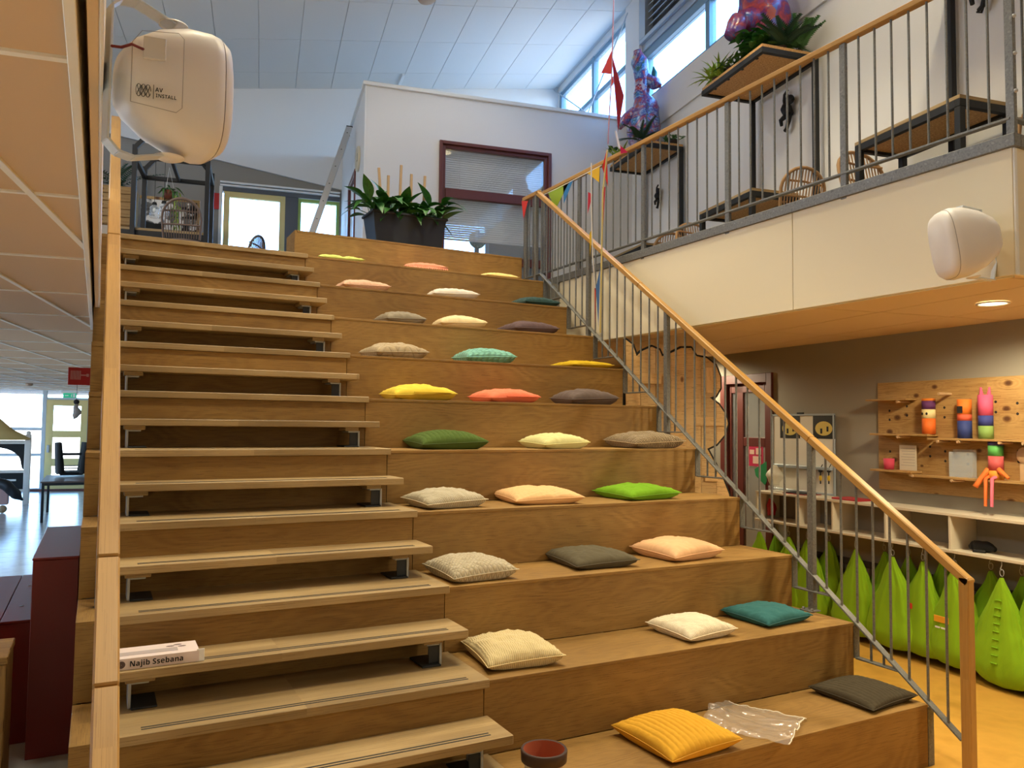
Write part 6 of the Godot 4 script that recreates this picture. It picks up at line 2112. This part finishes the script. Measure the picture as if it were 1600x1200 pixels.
	# dark cloth figure on a small cart in front of it
	p = pY(14, 800, 0.0)
	t = thing("toy_cart", "small pink cart with a dark cloth in front of the puppet theatre", "toy", Vector3(p.x, 0, p.z), 0.0)
	block(t, "body", Vector3(-0.5, 0.16, -0.15), Vector3(-0.02, 0.62, 0.15), mat(c8(206, 160, 150), 0.7), 0.006)
	for x in [-0.42, -0.1]:
		s = nst()
		lathe(s, [[0.001, 0.02], [0.08, 0.02], [0.08, -0.02], [0.001, -0.02]], 14, Transform3D(Basis(Vector3.RIGHT, PI / 2), Vector3(x, 0.08, 0.17)))
		mk("wheel", s, M.stake, t)
	s = nst()
	blob(s, [Vector3(-0.28, 0.66, 0.1), Vector3(-0.05, 0.55, 0.15), Vector3(0.12, 0.36, 0.15), Vector3(0.24, 0.24, 0.15)], [0.08, 0.11, 0.10, 0.02], 12, 70, 0.15)
	mk("dark_cloth", s, M.planter, t)
	# red blocks beside the stair
	t = thing("red_cabinet", "dark red counter block standing against the stair side", "cabinet", Vector3(-1.83, 0, -3.5))
	block(t, "body", Vector3(-0.11, 0.0, -0.72), Vector3(0.115, 1.085, 0.735), M.red, 0.003)
	block(t, "top_panel", Vector3(-0.113, 1.0855, -0.725), Vector3(0.118, 1.10, 0.74), M.red, 0.003)
	t = thing("red_cabinet", "lower dark red counter with a hinged lid beside the tall red block", "cabinet", Vector3(-2.45, 0, -3.85))
	block(t, "body", Vector3(-0.6, 0.0, -0.75), Vector3(0.50, 0.69, 0.80), M.red, 0.003)
	block(t, "lid", Vector3(-0.6, 0.6905, -0.755), Vector3(0.34, 0.705, 0.81), M.red, 0.003)
	block(t, "lid_end", Vector3(0.345, 0.6905, -0.755), Vector3(0.505, 0.705, 0.81), M.red, 0.003)
	for z in [-0.3, 0.4]:
		s = nst()
		lathe(s, [[0.001, 0.708], [0.012, 0.707], [0.013, 0.705]], 10, Transform3D(Basis.IDENTITY, Vector3(0.42, 0, z)))
		mk("screw", s, M.bracket, t)
	t = thing("wooden_box", "pale timber box with brass catches in front of the red counter", "box", Vector3(-2.24, 0, -2.45))
	block(t, "body", Vector3(-0.30, 0.0, -0.20), Vector3(0.235, 0.66, 0.18), M.pine, 0.004)
	block(t, "lid", Vector3(-0.305, 0.662, -0.205), Vector3(0.24, 0.70, 0.185), M.pine, 0.004)
	for y in [0.54, 0.48]:
		block(t, "catch", Vector3(0.16, y, 0.18), Vector3(0.20, y + 0.025, 0.192), mat(c8(200, 160, 80), 0.3, 0.8), 0.003)
	t = thing("glass_screen", "dark glass screen standing on the upper floor beside the oak handrail", "screen", Vector3(-1.72, 3.40, -5.7))
	block(t, "panel", Vector3(-0.01, 0.0, -0.6), Vector3(0.01, 0.42, 0.5), mat(c8(40, 58, 56), 0.15), 0.003)
